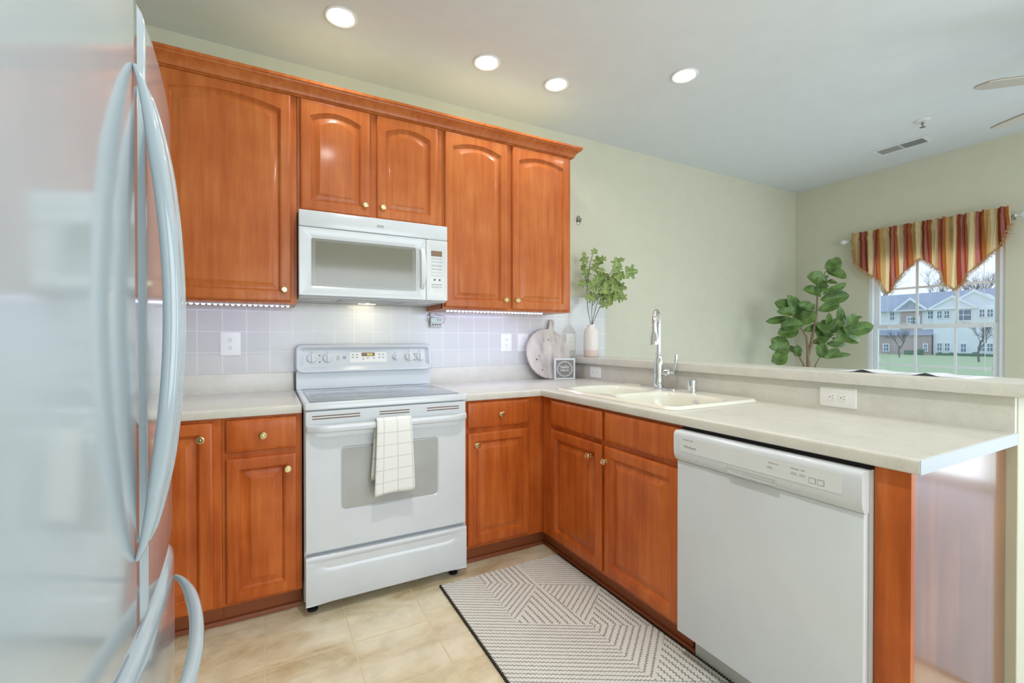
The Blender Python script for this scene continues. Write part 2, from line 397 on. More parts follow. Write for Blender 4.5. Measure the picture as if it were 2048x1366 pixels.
def carcass(parent, x0, x1, y0, y1, z0, z1, m, fr=None, t=.018):
    b_ = MB()
    b_.box(x0, x0+t, y0, y1, z0, z1); b_.box(x1-t, x1, y0, y1, z0, z1); b_.box(x0+t, x1-t, y1-.006, y1, z0, z1)
    b_.box(x0+t, x1-t, y0+.02, y1-.006, z0, z0+t)
    return b_
# ---- upper cabinets (back wall)
yF = -.305
def upper(label, x0, x1, z0, z1, doors, rails=()):
    t = thing('upper_cabinet', label, 'cabinet', ((x0+x1)/2, -.155, z0))
    MB().box(x0, x1, yF+.02, -.009 if z0 < 1.5 else -.001, z0, z1).build('cabinet_box', M['wood'], t, smooth=False)
    ff = MB(); zt = z1
    for a, b_ in rails: ff.box(a, b_, yF, yF+.0195, z0, zt)
    ff.box(x0, x1, yF+.0005, yF+.0195, z0+.0005, z0+.035); ff.box(x0, x1, yF+.0005, yF+.0195, zt-.035, zt-.0005)
    ff.build('face_frame', M['wood'], t, smooth=False)
    for (a, b_, c, d, kx, kz) in doors:
        dd = door_panel('door', t, FY(yF-.0005), a, b_, c, d, M['wood'], arch=.033)
        knob(dd, FY(yF-.0005), kx, kz)
    return t
upper('wide single-door cherry upper cabinet next to the refrigerator, left of the microwave', -.60, -.002, 1.372, 2.43,
      [(-.56, -.028, 1.383, 2.394, -.06, 1.437)], rails=[(-.60, -.54), (-.05, -.002)])
upper('short two-door cherry upper cabinet directly above the microwave', .000, .754, 1.826, 2.43,
      [(.014, .348, 1.845, 2.394, .321, 1.90), (.385, .724, 1.845, 2.394, .413, 1.90)], rails=[(0, .04), (.33, .40), (.70, .754)])
upper('tall two-door cherry upper cabinet right of the microwave above the round cutting board', .756, 1.655, 1.372, 2.43,
      [(.768, 1.172, 1.383, 2.394, 1.155, 1.437), (1.208, 1.632, 1.383, 2.394, 1.236, 1.437)], rails=[(.756, .80), (1.15, 1.23), (1.60, 1.655)])
cr = MB().sweep([(-.62, yF), (1.656, yF), (1.656, -.001)], [(.0008, 2.398), (.008, 2.398), (.012, 2.403), (.020, 2.406), (.022, 2.416), (.030, 2.430), (.044, 2.441), (.052, 2.445), (.054, 2.452), (.060, 2.455), (.060, 2.468), (.0008, 2.468)], side=-1)
tag(cr.build('crown_moulding', M['wood'], ang=25), 'long cherry crown moulding along the top of the upper cabinets', 'moulding')
tag(B(-.60, 1.7, -.352, -.001, 2.4685, 2.474).build('bounce_board', mat('pale_bounce_board', (240, 222, 178), .7), smooth=False), 'pale board added on top of the upper cabinets to bounce warm light onto the ceiling', 'board')  # pale reflector added above the uppers to warm the ceiling

# ---- LED tape under the uppers
def led_strip(label, x0, x1, y, n, pw=1.35):
    t = thing('led_strip', label, 'light strip', ((x0+x1)/2, y, 1.371))
    B(x0, x1, y-.008, y+.008, 1.364, 1.3715, .001, 1).build('channel', M['ledtape'], t)
    p0 = None
    for i in range(n):
        x = x0+(x1-x0)*(i+.5)/n
        if p0 is None:
            p0 = B(x-.006, x+.006, y-.005, y+.005, 1.359, 1.3638, .001, 1).build('led', M['led'], t); xx = x
        else:
            c = p0.copy(); COL.objects.link(c); c.parent = t; c.location = p0.location+Vector((x-xx, 0, 0))
    a = area('led_strip_glow', ((x0+x1)/2, y, 1.3575), (math.radians(14), 0, 0), x1-x0, .012, pw*(x1-x0)/.6, (.52, .60, 1.0)); a.parent = t; a.location = Vector((0, 0, 1.3575-1.371))
led_strip('lit white under-cabinet LED strip beside the refrigerator, left of the microwave', -.55, -.03, -.25, 22, .6)
led_strip('lit white under-cabinet LED strip right of the microwave', .79, 1.46, -.27, 28)

# ---- base cabinets, back wall
yB = -.61
def kick(b_, x0, x1): b_.box(x0, x1, -.545, -.53, 0.0005, .0995)
def base_back(label, x0, x1, frame_parts, doors, drawers):
    t = thing('base_cabinet', label, 'cabinet', ((x0+x1)/2, -.3, 0))
    b_ = carcass(t, x0, x1, yB+.0205, -.001, .10, .8755, None); b_.build('cabinet_box', M['wood_low'], t, smooth=False)
    k = MB(); k.box(x0, x1, -.545, -.53, .0005, .0995); k.build('toe_kick', M['wood_dark'], t, smooth=False)
    ff = MB()
    for a, b2, c, d in frame_parts: ff.box(a, b2, yB, yB+.02, c, d)
    ff.build('face_frame', M['wood_low'], t, smooth=False)
    for a, b2, c, d, kx, kz in doors:
        dd = door_panel('door', t, FY(yB-.0005), a, b2, c, d, M['wood_low']); knob(dd, FY(yB-.0005), kx, kz)
    for a, b2, c, d in drawers:
        dd = door_panel('drawer', t, FY(yB-.0005), a, b2, c, d, M['wood_low'], arch=-1); knob(dd, FY(yB-.0005), (a+b2)/2+.003, (c+d)/2-.002)
base_back('cherry base cabinet with full-height door half hidden behind the refrigerator', -.80, -.2985,
          [(-.80, -.76, .10, .8755), (-.345, -.2985, .10, .8755), (-.76, -.345, .10, .14), (-.76, -.345, .84, .8755)],
          [(-.77, -.327, .108, .861, -.367, .80)], [])
base_back('narrow cherry base cabinet with one drawer and door, left of the range', -.2975, -.001,
          [(-.2975, -.26, .10, .8755), (-.045, -.001, .10, .8755), (-.26, -.045, .10, .14), (-.26, -.045, .70, .74), (-.26, -.045, .85, .8755)],
          [(-.283, -.023, .113, .706, -.058, .645)], [(-.283, -.023, .732, .865)])
base_back('cherry base cabinet with one drawer and door, between the range and the inside corner', .762, 1.852,
          [(.762, .80, .10, .8755), (1.13, 1.2445, .10, .8755), (.80, 1.13, .10, .14), (.80, 1.13, .70, .74), (.80, 1.13, .85, .8755)],
          [(.781, 1.151, .118, .706, .826, .645)], [(.781, 1.151, .732, .865)])
tag(MB().sweep([(-1.0, -.5455), (-.003, -.5455)], [(0, .0005), (.016, .0005), (.016, .008), (.010, .017), (0, .018)], side=-1).build('shoe_moulding', M['wood_dark']), 'cherry shoe moulding on the floor left of the range', 'moulding')
XP = 1.245
# ---- peninsula sink base
t = thing('sink_base_cabinet', 'cherry sink base cabinet with two doors and two false drawer fronts under the sink', 'cabinet', (1.55, -1.1, 0))
b_ = MB(); b_.box(XP+.0205, 1.876, -.629, -.6125, .10, .8755); b_.box(XP+.0205, 1.876, -1.606, -1.59, .10, .8755); b_.box(XP+.0205, 1.876, -1.59, -.629, .10, .118)
b_.build('cabinet_box', M['wood_low'], t, smooth=False)
ff = MB()
for a, b2, c, d in ((-.73, -.6105, .10, .8755), (-1.19, -1.13, .10, .8755), (-1.606, -1.585, .10, .8755), (-1.13, -.73, .10, .14), (-1.13, -.73, .70, .74), (-1.13, -.73, .85, .8755), (-1.585, -1.19, .10, .14), (-1.585, -1.19, .70, .74), (-1.585, -1.19, .85, .8755)):
    ff.box(XP, XP+.02, a, b2, c, d)
ff.build('face_frame', M['wood_low'], t, smooth=False)
MB().box(XP+.055, XP+.07, -1.606, -.547, .0005, .0995).build('toe_kick', M['wood_dark'], t, smooth=False)
fx = FX(XP-.0005)
for a, b2, ky in ((-1.147, -.718, -1.072), (-1.598, -1.168, -1.187)):
    dd = door_panel('door', t, fx, a, b2, .118, .706, M['wood_low']); knob(dd, fx, ky, .642)
    door_panel('drawer_front', t, fx, a, b2, .73, .863, M['wood_low'], arch=-1)
tag(MB().sweep([(XP+.0545, -.5455), (XP+.0545, -1.625)], [(0, .0005), (.016, .0005), (.016, .008), (.010, .017), (0, .018)], side=-1).build('shoe_moulding', M['wood_dark']), 'cherry shoe moulding on the floor along the sink cabinet beside the rug', 'moulding')
tag(MB().sweep([(.765, -.5455), (XP+.035, -.5455)], [(0, .0005), (.016, .0005), (.016, .008), (.010, .017), (0, .018)], side=-1).build('shoe_moulding', M['wood_dark']), 'short cherry shoe moulding on the floor right of the range', 'moulding')
# ---- end panel with front filler
t = thing('end_panel', 'cherry end panel closing the peninsula right of the dishwasher', 'cabinet panel', (1.55, -2.28, 0))
B(XP, XP+.02, -2.292, -2.216, .0005, .8755).build('filler', M['wood_low'], t, smooth=False)
M['wood_panel_shaded'] = wood_mat('cherry_panel_shade_darkened', (112, 62, 34), (132, 74, 40), (150, 90, 54), .2, 1.0)  # cherry darkened so the colour carries the shade of this unlit side
B(XP+.0202, 1.8765, -2.292, -2.274, .0005, .8755).build('panel', M['wood_panel_shaded'], t, smooth=False)

# ------------------------------------------------------------------ counters
NOSE = [(-.03, .914), (-.009, .914), (-.004, .9125), (-.001, .909), (0, .904), (0, .884), (-.001, .879), (-.004, .8765), (-.009, .876), (-.03, .876)]
t = MB(); t.sweep([(-1.078, -.635), (-.003, -.635)], NOSE, side=-1); t.box(-1.078, -.003, -.605, -.0205, .876, .914)
c0 = thing('countertop', 'speckled white laminate countertop section left of the range', 'countertop', (-.5, -.3, .876))
t.build('worktop', M['lam'], c0)
B(-1.078, -.004, -.020, -.0085, .876, 1.0155, .004, 3).build('upstand', M['lam'], c0)
c1 = thing('countertop', 'L-shaped speckled white laminate countertop holding the sink, right of the range', 'countertop', (1.3, -.3, .876))
XS = 1.857; YE = -2.316
hx0, hx1, hy0, hy1 = 1.295, 1.735, -1.50, -.71
t = MB()
t.sweep([(.761, -.635), (1.22, -.635), (1.22, YE)], NOSE, side=-1)
t.box(.761, 1.25, -.605, -.0205, .876, .914); t.box(1.25, XS, -.70, -.0205, .876, .914)
t.box(1.25, hx0, YE, -.70, .876, .914); t.box(hx0, XS, YE, hy0, .876, .914); t.box(hx1, XS, hy0, -.70, .876, .914); t.box(hx0, hx1, hy1, -.70, .876, .914)
t.build('worktop', M['lam'], c1)
B(1.2225, 1.876, YE-.002, YE, .877, .9125).build('end_cap', M['lam_end'], c1, smooth=False)
B(.763, XS, -.020, -.0085, .876, 1.0155, .004, 3).build('upstand', M['lam'], c1)
B(XS, 1.8765, YE, -.0095, .876, 1.0235, .003, 2).build('upstand', M['lam'], c1)
# bar top
t = thing('bar_top', 'raised speckled laminate breakfast bar top on the half wall behind the sink', 'bar counter', (1.97, -1.2, 1.025))
B(1.826, 2.112, -2.43, -.0095, 1.025, 1.066, .0025, 2).build('bar_surface', M['lam'], t)

# ------------------------------------------------------------------ range
R0, R1 = .005, .757
t = thing('electric_range', 'white freestanding electric range with glass cooktop between the base cabinets', 'stove', (.38, -.33, 0))
B(R0, R1, -.645, -.03, .055, .888).build('range_body', M['white'], t, smooth=False)
ct = MB(); prof = rrect(R0-.002, R1+.002, -.672, -.03, .012)
ct.loops([[(x, y, z) for x, y in rrect(R0-.002+i, R1+.002-i, -.672+i, -.03-i, .012)] for i, z in ((.004, .889), (0, .893), (0, .914), (.003, .919), (.008, .921), (.025, .921), (.028, .919))], True, True)
ct.build('cooktop_frame', M['white'], t)
g = MB(); g.loops([[(x, y, z) for x, y in rrect(R0+.027+i, R1-.027-i, -.635+i, -.155-i, .02)] for i, z in ((0, .9195), (0, .9225), (.002, .9235))], True, True)
gl = g.build('glass_cooktop', M['cooktop'], t)
for (bx_, by_, br_) in ((.205, -.50, .115), (.20, -.265, .085), (.555, -.50, .085), (.56, -.275, .115)):
    MB().loops([[(bx_+r*math.cos(a*PI/24), by_+r*math.sin(a*PI/24), z) for a in range(48)] for r, z in ((br_, .9236), (br_, .9239), (br_-.004, .9239), (br_-.004, .9236))], False, False).build('burner', M['burner'], gl)
# back guard: riser and overhanging console
B(R0, R1, -.075, -.03, .9215, 1.02).build('riser', M['white'], t, smooth=False)
def cons(u, v, w_): return (u, -.088-w_-(1.165-v)*.16, v)
c = MB(); c.loops([[(u, -.03, v) for u, v in rrect(R0-.003, R1+.003, 1.012, 1.168, .03)], [cons(u, v, -.008) for u, v in rrect(R0-.003, R1+.003, 1.012, 1.168, .03)], [cons(u, v, 0) for u, v in rrect(R0+.002, R1-.002, 1.017, 1.163, .028)], [cons(u, v, 0) for u, v in rrect(R0+.014, R1-.014, 1.026, 1.152, .02)],
          [cons(u, v, -.016) for u, v in rrect(R0+.034, R1-.034, 1.044, 1.136, .012)]], True, True)
co = c.build('control_console', M['white'], t)
pw = -.016
def kn(u, v, r):
    k = MB(); p = Vector(cons(u, v, pw)); ax = Vector(cons(u, v, pw+1))-p
    k.lathe([(r*1.12, 0), (r*1.15, .002), (r*1.05, .005), (r, .006), (r*.94, .016), (r*.86, .018)], p, ax, 28)
    k2 = k.box(u-.0045, u+.0045, p.y-.028, p.y-.014, v-r*.88, v+r*.88, .002, 2)
    k.build('burner_knob', M['white_matte'], co)
    B(u-.0015, u+.0015, p.y-.0002, p.y+.002, v+r*1.3, v+r*1.3+.004).build('mark', M['text'], co)
for u, r in ((.082, .024), (.162, .024), (.539, .016), (.621, .024), (.689, .024)): kn(u, 1.092, r)
for u in (.122, .655):
    for v in (1.106, 1.07): MB().lathe([(.004, 0), (.004, .001), (.002, .0015)], cons(u, v, pw), (0, -1, 0), 10).build('indicator_light', M['red'], co)
def cb(name, u0, u1, v0, v1, m, dw=.0012, par=None):
    return MB().loops([[cons(u, v, pw+.0001) for u, v in rrect(u0, u1, v0, v1, min(.003, (v1-v0)/3))], [cons(u, v, pw+dw) for u, v in rrect(u0, u1, v0, v1, min(.003, (v1-v0)/3))]], True, True).build(name, m, par or co)
touch = cb('touch_panel', .281, .487, 1.063, 1.122, M['outlet'], .001)
cb('trim_bar', .285, .483, 1.1235, 1.1255, M['grey_lt'], .0016)
cb('clock_display', .345, .42, 1.098, 1.119, M['display'], .002)
text('clock_digits', '8:32', .017, cons, .392, 1.108, pw+.0024, M['digits'], co, .0002)
for i, (u, v) in enumerate(((.298, 1.107), (.32, 1.107), (.298, 1.092), (.32, 1.092), (.355, 1.083), (.38, 1.087), (.415, 1.086), (.447, 1.107), (.468, 1.107), (.447, 1.09), (.468, 1.09))):
    cb('button', u-.006, u+.006, v-.003, v+.003, M['textlt'], .0015)
cb('rocker_switch', .212, .226, 1.078, 1.104, M['grey_lt'], .004)
g = MB().lathe([(.008, 0), (.008, .0014), (.006, .0014), (.006, 0)], cons(.252, 1.092, pw), (0, -1, 0), 20, False, False); g.build('round_emblem', M['text'], co)
text('lettering', 'GE', .007, cons, .252, 1.092, pw+.0003, M['text'], co, .0002)
# oven door
yo = -.675
od = MB(); fo = FY(yo)
W0 = rrect(.150, .605, .435, .72, .022)
def rr(u0, u1, v0, v1, r, w_, f_=fo): return [f_(u, v, w_) for u, v in rrect(u0, u1, v0, v1, r)]
od.loops([rr(.009, .747, .272, .884, .006, -.028), rr(.009, .747, .272, .884, .006, -.003), rr(.012, .744, .275, .881, .006, 0), rr(.150, .605, .435, .722, .022, 0), rr(.156, .599, .441, .716, .018, -.006)], True, True)
do = od.build('oven_door', M['white'], t)
MB().loops([rr(.157, .598, .442, .715, .018, -.0055), rr(.157, .598, .442, .715, .018, -.0040), rr(.16, .595, .445, .712, .016, -.0035)], True, True).build('oven_window', M['glassov'], do)
for (a, b2) in ((.035, .235), (.32, .46), (.545, .71)):
    for v in (.852, .8635): B(a, b2, yo-.0006, yo+.002, v-.0022, v+.0022).build('vent_slot', M['brownslot'], do, smooth=False)
h = MB(); pts = []
for i in range(25):
    s = i/24; u = .012+.732*s; e = min(s, 1-s)/.10; d = .010+.034*(1-(1-min(1, e))**2)
    pts.append((u, yo-d, .813))
R = []
for (x, y, z) in pts: R.append([(x, y+a, z+b2) for a, b2 in ((.010, -.015), (.002, -.016), (-.006, -.012), (-.009, 0), (-.006, .012), (.002, .016), (.010, .015))])
h.loops(R, True, True)
for a in (.012, .744-.028): h.box(a, a+.028, yo-.018, yo-.0005, .800, .826, .004)
h.build('door_handle', M['white'], do)
# storage drawer with scooped pull
dwr = MB(); R = []
vs = [(.052, 0), (.055, .004), (.06, .006), (.18, .006), (.195, .004), (.207, -.004), (.218, -.008), (.230, -.003), (.238, .003), (.246, .006), (.256, .005), (.260, .001)]
nx = 30
grid = []
for i in range(nx+1):
    s = i/nx; u = .009+.738*s; k = max(0, min(1, (min(s, 1-s)-.04)/.10)); k = k*k*(3-2*k)
    grid.append([(u, yo-.004-(w_ if w_ > 0 and (v < .19 or v > .236) else (.006*(1-k)+w_*k)), v-.004) for v, w_ in vs])
dwr.loops(grid, False, False, closed=False)
dwr.box(.009, .747, yo-.0035, -.647, .048, .256)
dwr.build('storage_drawer', M['white'], t, ang=50)
for x in (.04, .70):
    MB().lathe([(.022, .0006), (.022, .010), (.012, .014), (.008, .018), (.008, .054)], (x, -.62, 0), n=14).build('levelling_foot', M['black'], t)
# tea towel over the handle
def towel_mat():
    m = mat('white_plaid_towel', (240, 240, 236), .85); N, L, b = nodes(m)
    uv = N.new('ShaderNodeUVMap'); uv.uv_map = 'UVMap'; s = N.new('ShaderNodeSeparateXYZ'); L.new(uv.outputs[0], s.inputs[0])
    outs = []
    for ax in ('X', 'Y'):
        mu = N.new('ShaderNodeMath'); mu.operation = 'MULTIPLY'; mu.inputs[1].default_value = 17; L.new(s.outputs[ax], mu.inputs[0])
        fr = N.new('ShaderNodeMath'); fr.operation = 'FRACT'; L.new(mu.outputs[0], fr.inputs[0])
        lt = N.new('ShaderNodeMath'); lt.operation = 'LESS_THAN'; lt.inputs[1].default_value = .07; L.new(fr.outputs[0], lt.inputs[0]); outs.append(lt)
    mx = N.new('ShaderNodeMath'); mx.operation = 'MAXIMUM'; L.new(outs[0].outputs[0], mx.inputs[0]); L.new(outs[1].outputs[0], mx.inputs[1])
    mg = N.new('ShaderNodeMixRGB'); L.new(mx.outputs[0], mg.inputs['Fac']); mg.inputs['Color1'].default_value = lin((242, 242, 238)); mg.inputs['Color2'].default_value = lin((216, 217, 216))
    L.new(mg.outputs[0], b.inputs['Base Color']); n = noise(N, L, uv.outputs[0], 420, 2); bump(N, L, b, n.outputs['Fac'], .25, .001); return m
M['cloth'] = towel_mat()
def towel():
    b_ = MB(); l = b_.bm.loops.layers.uv['UVMap']
    prof = []   # (y, z) over the handle : back bottom, up, over, down the front
    for i in range(9): prof.append((-.705, .56+(.80-.56)*i/8*1.0))
    cy_, cz_, r = -.7195, .8135, .0215
    for i in range(9):
        a = PI*.0+PI*i/8; prof.append((cy_+r*math.cos(a)*.8, cz_+.006+r*math.sin(a)))
    for i in range(1, 19): prof.append((-.741-.004*math.sin(i/18*PI), .815-(.815-.495)*i/18))
    n = 20; G = []
    for i in range(n+1):
        s = i/n; col = []
        for j, (y, z) in enumerate(prof):
            front = j > 17; k = (j-17)/18 if front else 0
            u = .295+.157*s
            if front: u += (-.012+.026*s)*k
            else: u += -.020*(1-min(1, j/9))*(1-s)
            wave = .0022*math.sin(s*7+1)*(.3+k) if front else 0
            zz = z-(.012*s*(0 if not front else k)*-1 if front else 0)
            if front and j == len(prof)-1: zz += .004*math.sin(s*5)
            col.append(b_.bm.verts.new((u, y-wave if front else y, zz)))
        G.append(col)
    for i in range(n):
        for j in range(len(prof)-1):
            fc = b_.bm.faces.new((G[i][j], G[i+1][j], G[i+1][j+1], G[i][j+1]))
            for lp, (ii, jj) in zip(fc.loops, ((i, j), (i+1, j), (i+1, j+1), (i, j+1))): lp[l].uv = (.155*ii/n*1.0+.03, jj*.0186)
    o = b_.build('tea_towel', M['cloth'], ang=80)
    s = o.modifiers.new('thickness', 'SOLIDIFY'); s.thickness = .003; s.offset = 1
    return tag(o, 'white tea towel with thin grey checks hanging over the oven door handle', 'towel')
towel()

# ------------------------------------------------------------------ microwave
t = thing('microwave', 'white over-the-range microwave hanging above the stove', 'microwave', (.378, -.2, 1.405))
B(.002, .752, -.378, -.0085, 1.408, 1.8245, .003, 1).build('microwave_body', M['white'], t)
ym = -.3785
B(.001, .7535, ym-.018, ym, 1.7445, 1.824, .005, 3).build('vent_panel', M['white'], t)
f = FY(ym-.018)
md = MB(); md.loops([[f(u, v, w_) for u, v in rrect(a, b2, c, d, r)] for a, b2, c, d, r, w_ in ((.001, .630, 1.410, 1.742, .004, -.0175), (.001, .630, 1.410, 1.742, .004, -.003), (.004, .627, 1.413, 1.739, .004, 0), (.050, .582, 1.450, 1.697, .012, 0), (.056, .576, 1.456, 1.691, .010, -.004))], True, True)
mdo = md.build('microwave_door', M['white'], t)
MB().loops([[f(u, v, w_) for u, v in rrect(.057, .575, 1.457, 1.690, .009)] for w_ in (-.0038, -.0028)], True, True).build('window_rim', M['glassmw2'], mdo)
MB().loops([[f(u, v, w_) for u, v in rrect(.076, .556, 1.470, 1.677, .003)] for w_ in (-.0027, -.0022)], True, True).build('window_glass', M['glassmw'], mdo)
h = MB(); R = []
for i in range(21):
    s = i/20; z = 1.472+.214*s; d = .006+.034*math.sin(PI*s)**.6
    hw = .010+.005*math.sin(PI*s)
    R.append([f(.606+a*hw, z, d+b2*.007) for a, b2 in ((-1, -1), (-1.05, 0), (-.8, .8), (0, 1), (.8, .8), (1.05, 0), (1, -1))])
h.loops(R, True, True); h.box(.597, .615, ym-.026, ym-.0185, 1.472, 1.49, .003); h.box(.597, .615, ym-.026, ym-.0185, 1.668, 1.686, .003)
h.build('door_handle', M['white_matte'], mdo)
cp = MB().loops([[f(u, v, w_) for u, v in rrect(a, b2, c, d, r)] for a, b2, c, d, r, w_ in ((.632, .7535, 1.410, 1.742, .004, -.0175), (.632, .7535, 1.410, 1.742, .004, -.003), (.635, .7505, 1.413, 1.739, .004, 0), (.648, .741, 1.447, 1.695, .010, 0), (.651, .738, 1.450, 1.692, .008, -.002))], True, True).build('control_panel', M['white_matte'], t)
def mb_(name, a, b2, c, d, m): return MB().loops([[f(u, v, w_) for u, v in rrect(a, b2, c, d, min(.0015, (d-c)/4))] for w_ in (-.0019, -.0008)], True, True).build(name, m, cp)
mb_('display', .660, .722, 1.653, 1.683, M['display'])
for r_, (v, n_, m2, hh) in enumerate(((1.640, 4, M['grey_lt'], .004), (1.622, 4, M['textlt'], .0016), (1.602, 2, M['grey_lt'], .005), (1.583, 3, M['textlt'], .002), (1.563, 6, M['textlt'], .001), (1.548, 6, M['textlt'], .0012), (1.498, 3, M['textlt'], .002), (1.484, 4, M['textlt'], .0018))):
    for i in range(n_):
        a = .660+.064*i/n_; mb_('button', a+.002, a+.064/n_-.002, v-hh, v+hh, m2)
for u in (.680, .708): MB().lathe([(.0055, 0), (.0055, .0012), (.002, .0014)], f(u, 1.524, -.0019), (0, -1, 0), 14).build('button', M['text'], cp)
B(.368, .405, ym-.0205, ym-.0182, 1.777, 1.790, .001, 1).build('badge', M['grey_lt'], t)
text('lettering', 'MAYTAG', .0065, FY(ym-.0206), .3865, 1.7835, 0, M['text'], t, .0002)
un_ = B(.004, .750, -.376, -.012, 1.401, 1.4075, .001, 1).build('underside', M['grey_lt'], t)
for a, b2 in ((.20, .36), (.38, .54)): B(a, b2, -.34, -.12, 1.3985, 1.4008, .0005, 1).build('grease_filter', M['grey'], un_)
for a in (.06, .60):
    B(a, a+.09, -.33, -.26, 1.3985, 1.4008, .0005, 1).build('vent_cover', M['white_matte'], un_)
B(.33, .42, -.115, -.065, 1.3985, 1.4008, .0005, 1).build('cooktop_lamp', M['mwlamp'], un_)
a = area('cooktop_lamp_glow', (.375, -.135, 1.397), (math.radians(18), 0, 0), .14, .05, .3, (1.0, .90, .62)); a.parent = t; a.location = Vector((.375, -.135, 1.397))-Vector((.378, -.2, 1.405))

# ------------------------------------------------------------------ dishwasher
t = thing('dishwasher', 'white built-in dishwasher in the peninsula right of the sink cabinet', 'dishwasher', (1.5, -1.91, 0))
D0, D1 = -2.214, -1.6085
B(1.225, 1.80, D0, D1, .105, .862).build('tub', M['grey_lt'], t, smooth=False)
B(1.205, 1.2245, D0+.002, D1-.002, .115, .752, .004, 3).build('door_panel', M['white'], t)
# control panel: bulging profile extruded along y
pf = [(1.2245, .752), (1.206, .752), (1.199, .757), (1.192, .768), (1.188, .785), (1.1875, .845), (1.190, .855), (1.197, .862), (1.2245, .862)]
cpn = MB().loops([[(x, y, z) for x, z in pf] for y in (D0+.001, D0+.004, D1-.004, D1-.001)], True, True).build('control_panel', M['white'], t, ang=50)
hp = MB(); fd = FX(1.1925)
hp.loops([[fd(u, v, w_) for u, v in rrect(-1.992+i, -1.828-i, .7605+i, .7835-i, .006)] for i, w_ in ((0, -.002), (0, .0035), (.003, .0045), (.005, .0035), (.007, -.001))], True, True)
hp.build('handle_pocket', M['grey_lt'], cpn)
fd = FX(1.1875)
MB().loops([[fd(u, v, w_) for u, v in rrect(D0+.045, D1-.03, .792, .846, .004)] for w_ in (.0001, .001)], True, True).build('touch_strip', M['white_matte'], cpn)
fdt = FX(1.1865)
text('brand_lettering', 'Whirlpool', .0125, fdt, -1.683, .812, 0, M['text'], cpn, .0002, flip=True)
text('lettering', 'DW SERIES QUIET', .0055, fdt, -1.675, .836, 0, M['text'], cpn, .0002, flip=True)
text('lettering', 'HEATED DRY', .0052, fdt, -1.985, .829, 0, M['text'], cpn, .0002, flip=True)
text('lettering', 'NORMAL  1HR', .0060, fdt, -2.055, .829, 0, M['text'], cpn, .0002, flip=True)
def db(a, b2, c, d, m, nm='button'): return MB().loops([[fdt(u, v, w_) for u, v in rrect(a, b2, c, d, .0012)] for w_ in (.0001, .0006)], True, True).build(nm, m, cpn)
for u in (-1.975, -2.045, -2.068): db(u-.008, u+.008, .812, .819, M['grey_lt'])
for u in (-2.095, -2.117):
    db(u-.0085, u+.0085, .801, .816, M['text'], 'start_button'); MB().loops([[fdt(uu, v, w_) for uu, v in rrect(u-.0075, u+.0075, .802, .815, .001)] for w_ in (.0006, .0009)], True, True).build('button_face', M['white_matte'], cpn)
B(1.285, 1.30, D0, D1-.02, .0006, .1045).build('toe_panel', M['grey_lt'], t, smooth=False)
B(1.235, 1.80, D0, D1, .8625, .873).build('insulation_strip', M['gap'], t, smooth=False)

# ------------------------------------------------------------------ refrigerator
ys, hwF = -1.965, .42
t = thing('refrigerator', 'large white bow-front refrigerator with arched handles at the left edge', 'refrigerator', (-.65, ys, 0))
B(-1.05, -.375, ys-hwF+.006, ys+hwF-.006, .012, 1.69, .006).build('fridge_body', M['white_fr'], t)
XF = -.294
def bowx(y):
    tt = abs(y-ys)/hwF; return XF-.028*tt*tt
def bow(name, y0, y1, z0, z1, xo=0, edge=.018, m=M['white_fr'], topround=.02):
    b_ = MB(); ny = 24; R = []
    # cross-section in plan (x,y) at inset e, stacked along z with rounded top and bottom
    def ring(z, sh):
        pts = []
        for i in range(ny+1):
            s = i/ny; y = y0+(y1-y0)*s
            dd = min(y-y0, y1-y); k = max(0, 1-dd/edge); rnd = edge*(1-math.sqrt(max(0, 1-k*k)))
            pts.append((bowx(y)+xo-rnd-sh, y, z))
        pts.append((-.372, y1, z)); pts.append((-.372, y0, z)); return pts
    # dense edge rings : remap s for tight corners
    for z, sh in ((z0, topround*.8), (z0+topround*.15, topround*.35), (z0+topround*.45, topround*.1), (z0+topround, 0), (z1-topround*1.6, 0), (z1-topround*.8, topround*.12), (z1-topround*.3, topround*.4), (z1, topround)):
        R.append(ring(z, sh))
    b_.loops(R, True, True); return b_.build(name, m, t, ang=60)
d1 = bow('fridge_door', ys-hwF, ys-.003, .775, 1.70)
d2 = bow('fridge_door', ys+.003, ys+hwF, .775, 1.70)
d3 = bow('freezer_drawer', ys-hwF, ys+hwF, .09, .758, .004)
B(-.40, -.372, ys-hwF+.01, ys+hwF-.01, .03, 1.68).build('door_gasket', M['grey_lt'], t, smooth=False)
B(-1.0, -.40, ys-hwF+.02, ys+hwF-.02, .0006, .012).build('base_grille', M['grey_lt'], t, smooth=False)
def vhandle(par, y, z0, z1, pr):
    R = []; n = 36
    for i in range(n+1):
        s = i/n; z = z0+(z1-z0)*s; k = math.sin(PI*s)**.75
        x = bowx(y)+.002+pr*k
        th = .006+.016*min(1, k*1.6); hw_ = .004+.011*min(1, math.sin(PI*s)*2.2)
        R.append([(x+th/2*c, y+hw_*s_, z) for c, s_ in [(math.copysign(abs(math.cos(a))**.7, math.cos(a)), math.copysign(abs(math.sin(a))**.7, math.sin(a))) for a in [2*PI*j/14 for j in range(14)]]])
    return MB().loops(R, True, True).build('door_handle', M['white_fr'], par, ang=70)
vhandle(d1, ys-.042, .895, 1.575, .041)
vhandle(d2, ys+.030, .895, 1.575, .036)
R = []; n = 36; ya, yb = ys-.33, ys+.335
for i in range(n+1):
    s = i/n; y = ya+(yb-ya)*s; k = math.sin(PI*s)**.7; x = bowx(y)+.008+.050*k; th = .006+.016*min(1, k*1.6); hz = .006+.013*min(1, math.sin(PI*s)*2.2)
    R.append([(x+th/2*math.cos(2*PI*j/14), y, .700+hz*math.sin(2*PI*j/14)) for j in range(14)])
MB().loops(R, True, True).build('drawer_handle', M['white_fr'], d3, ang=70)

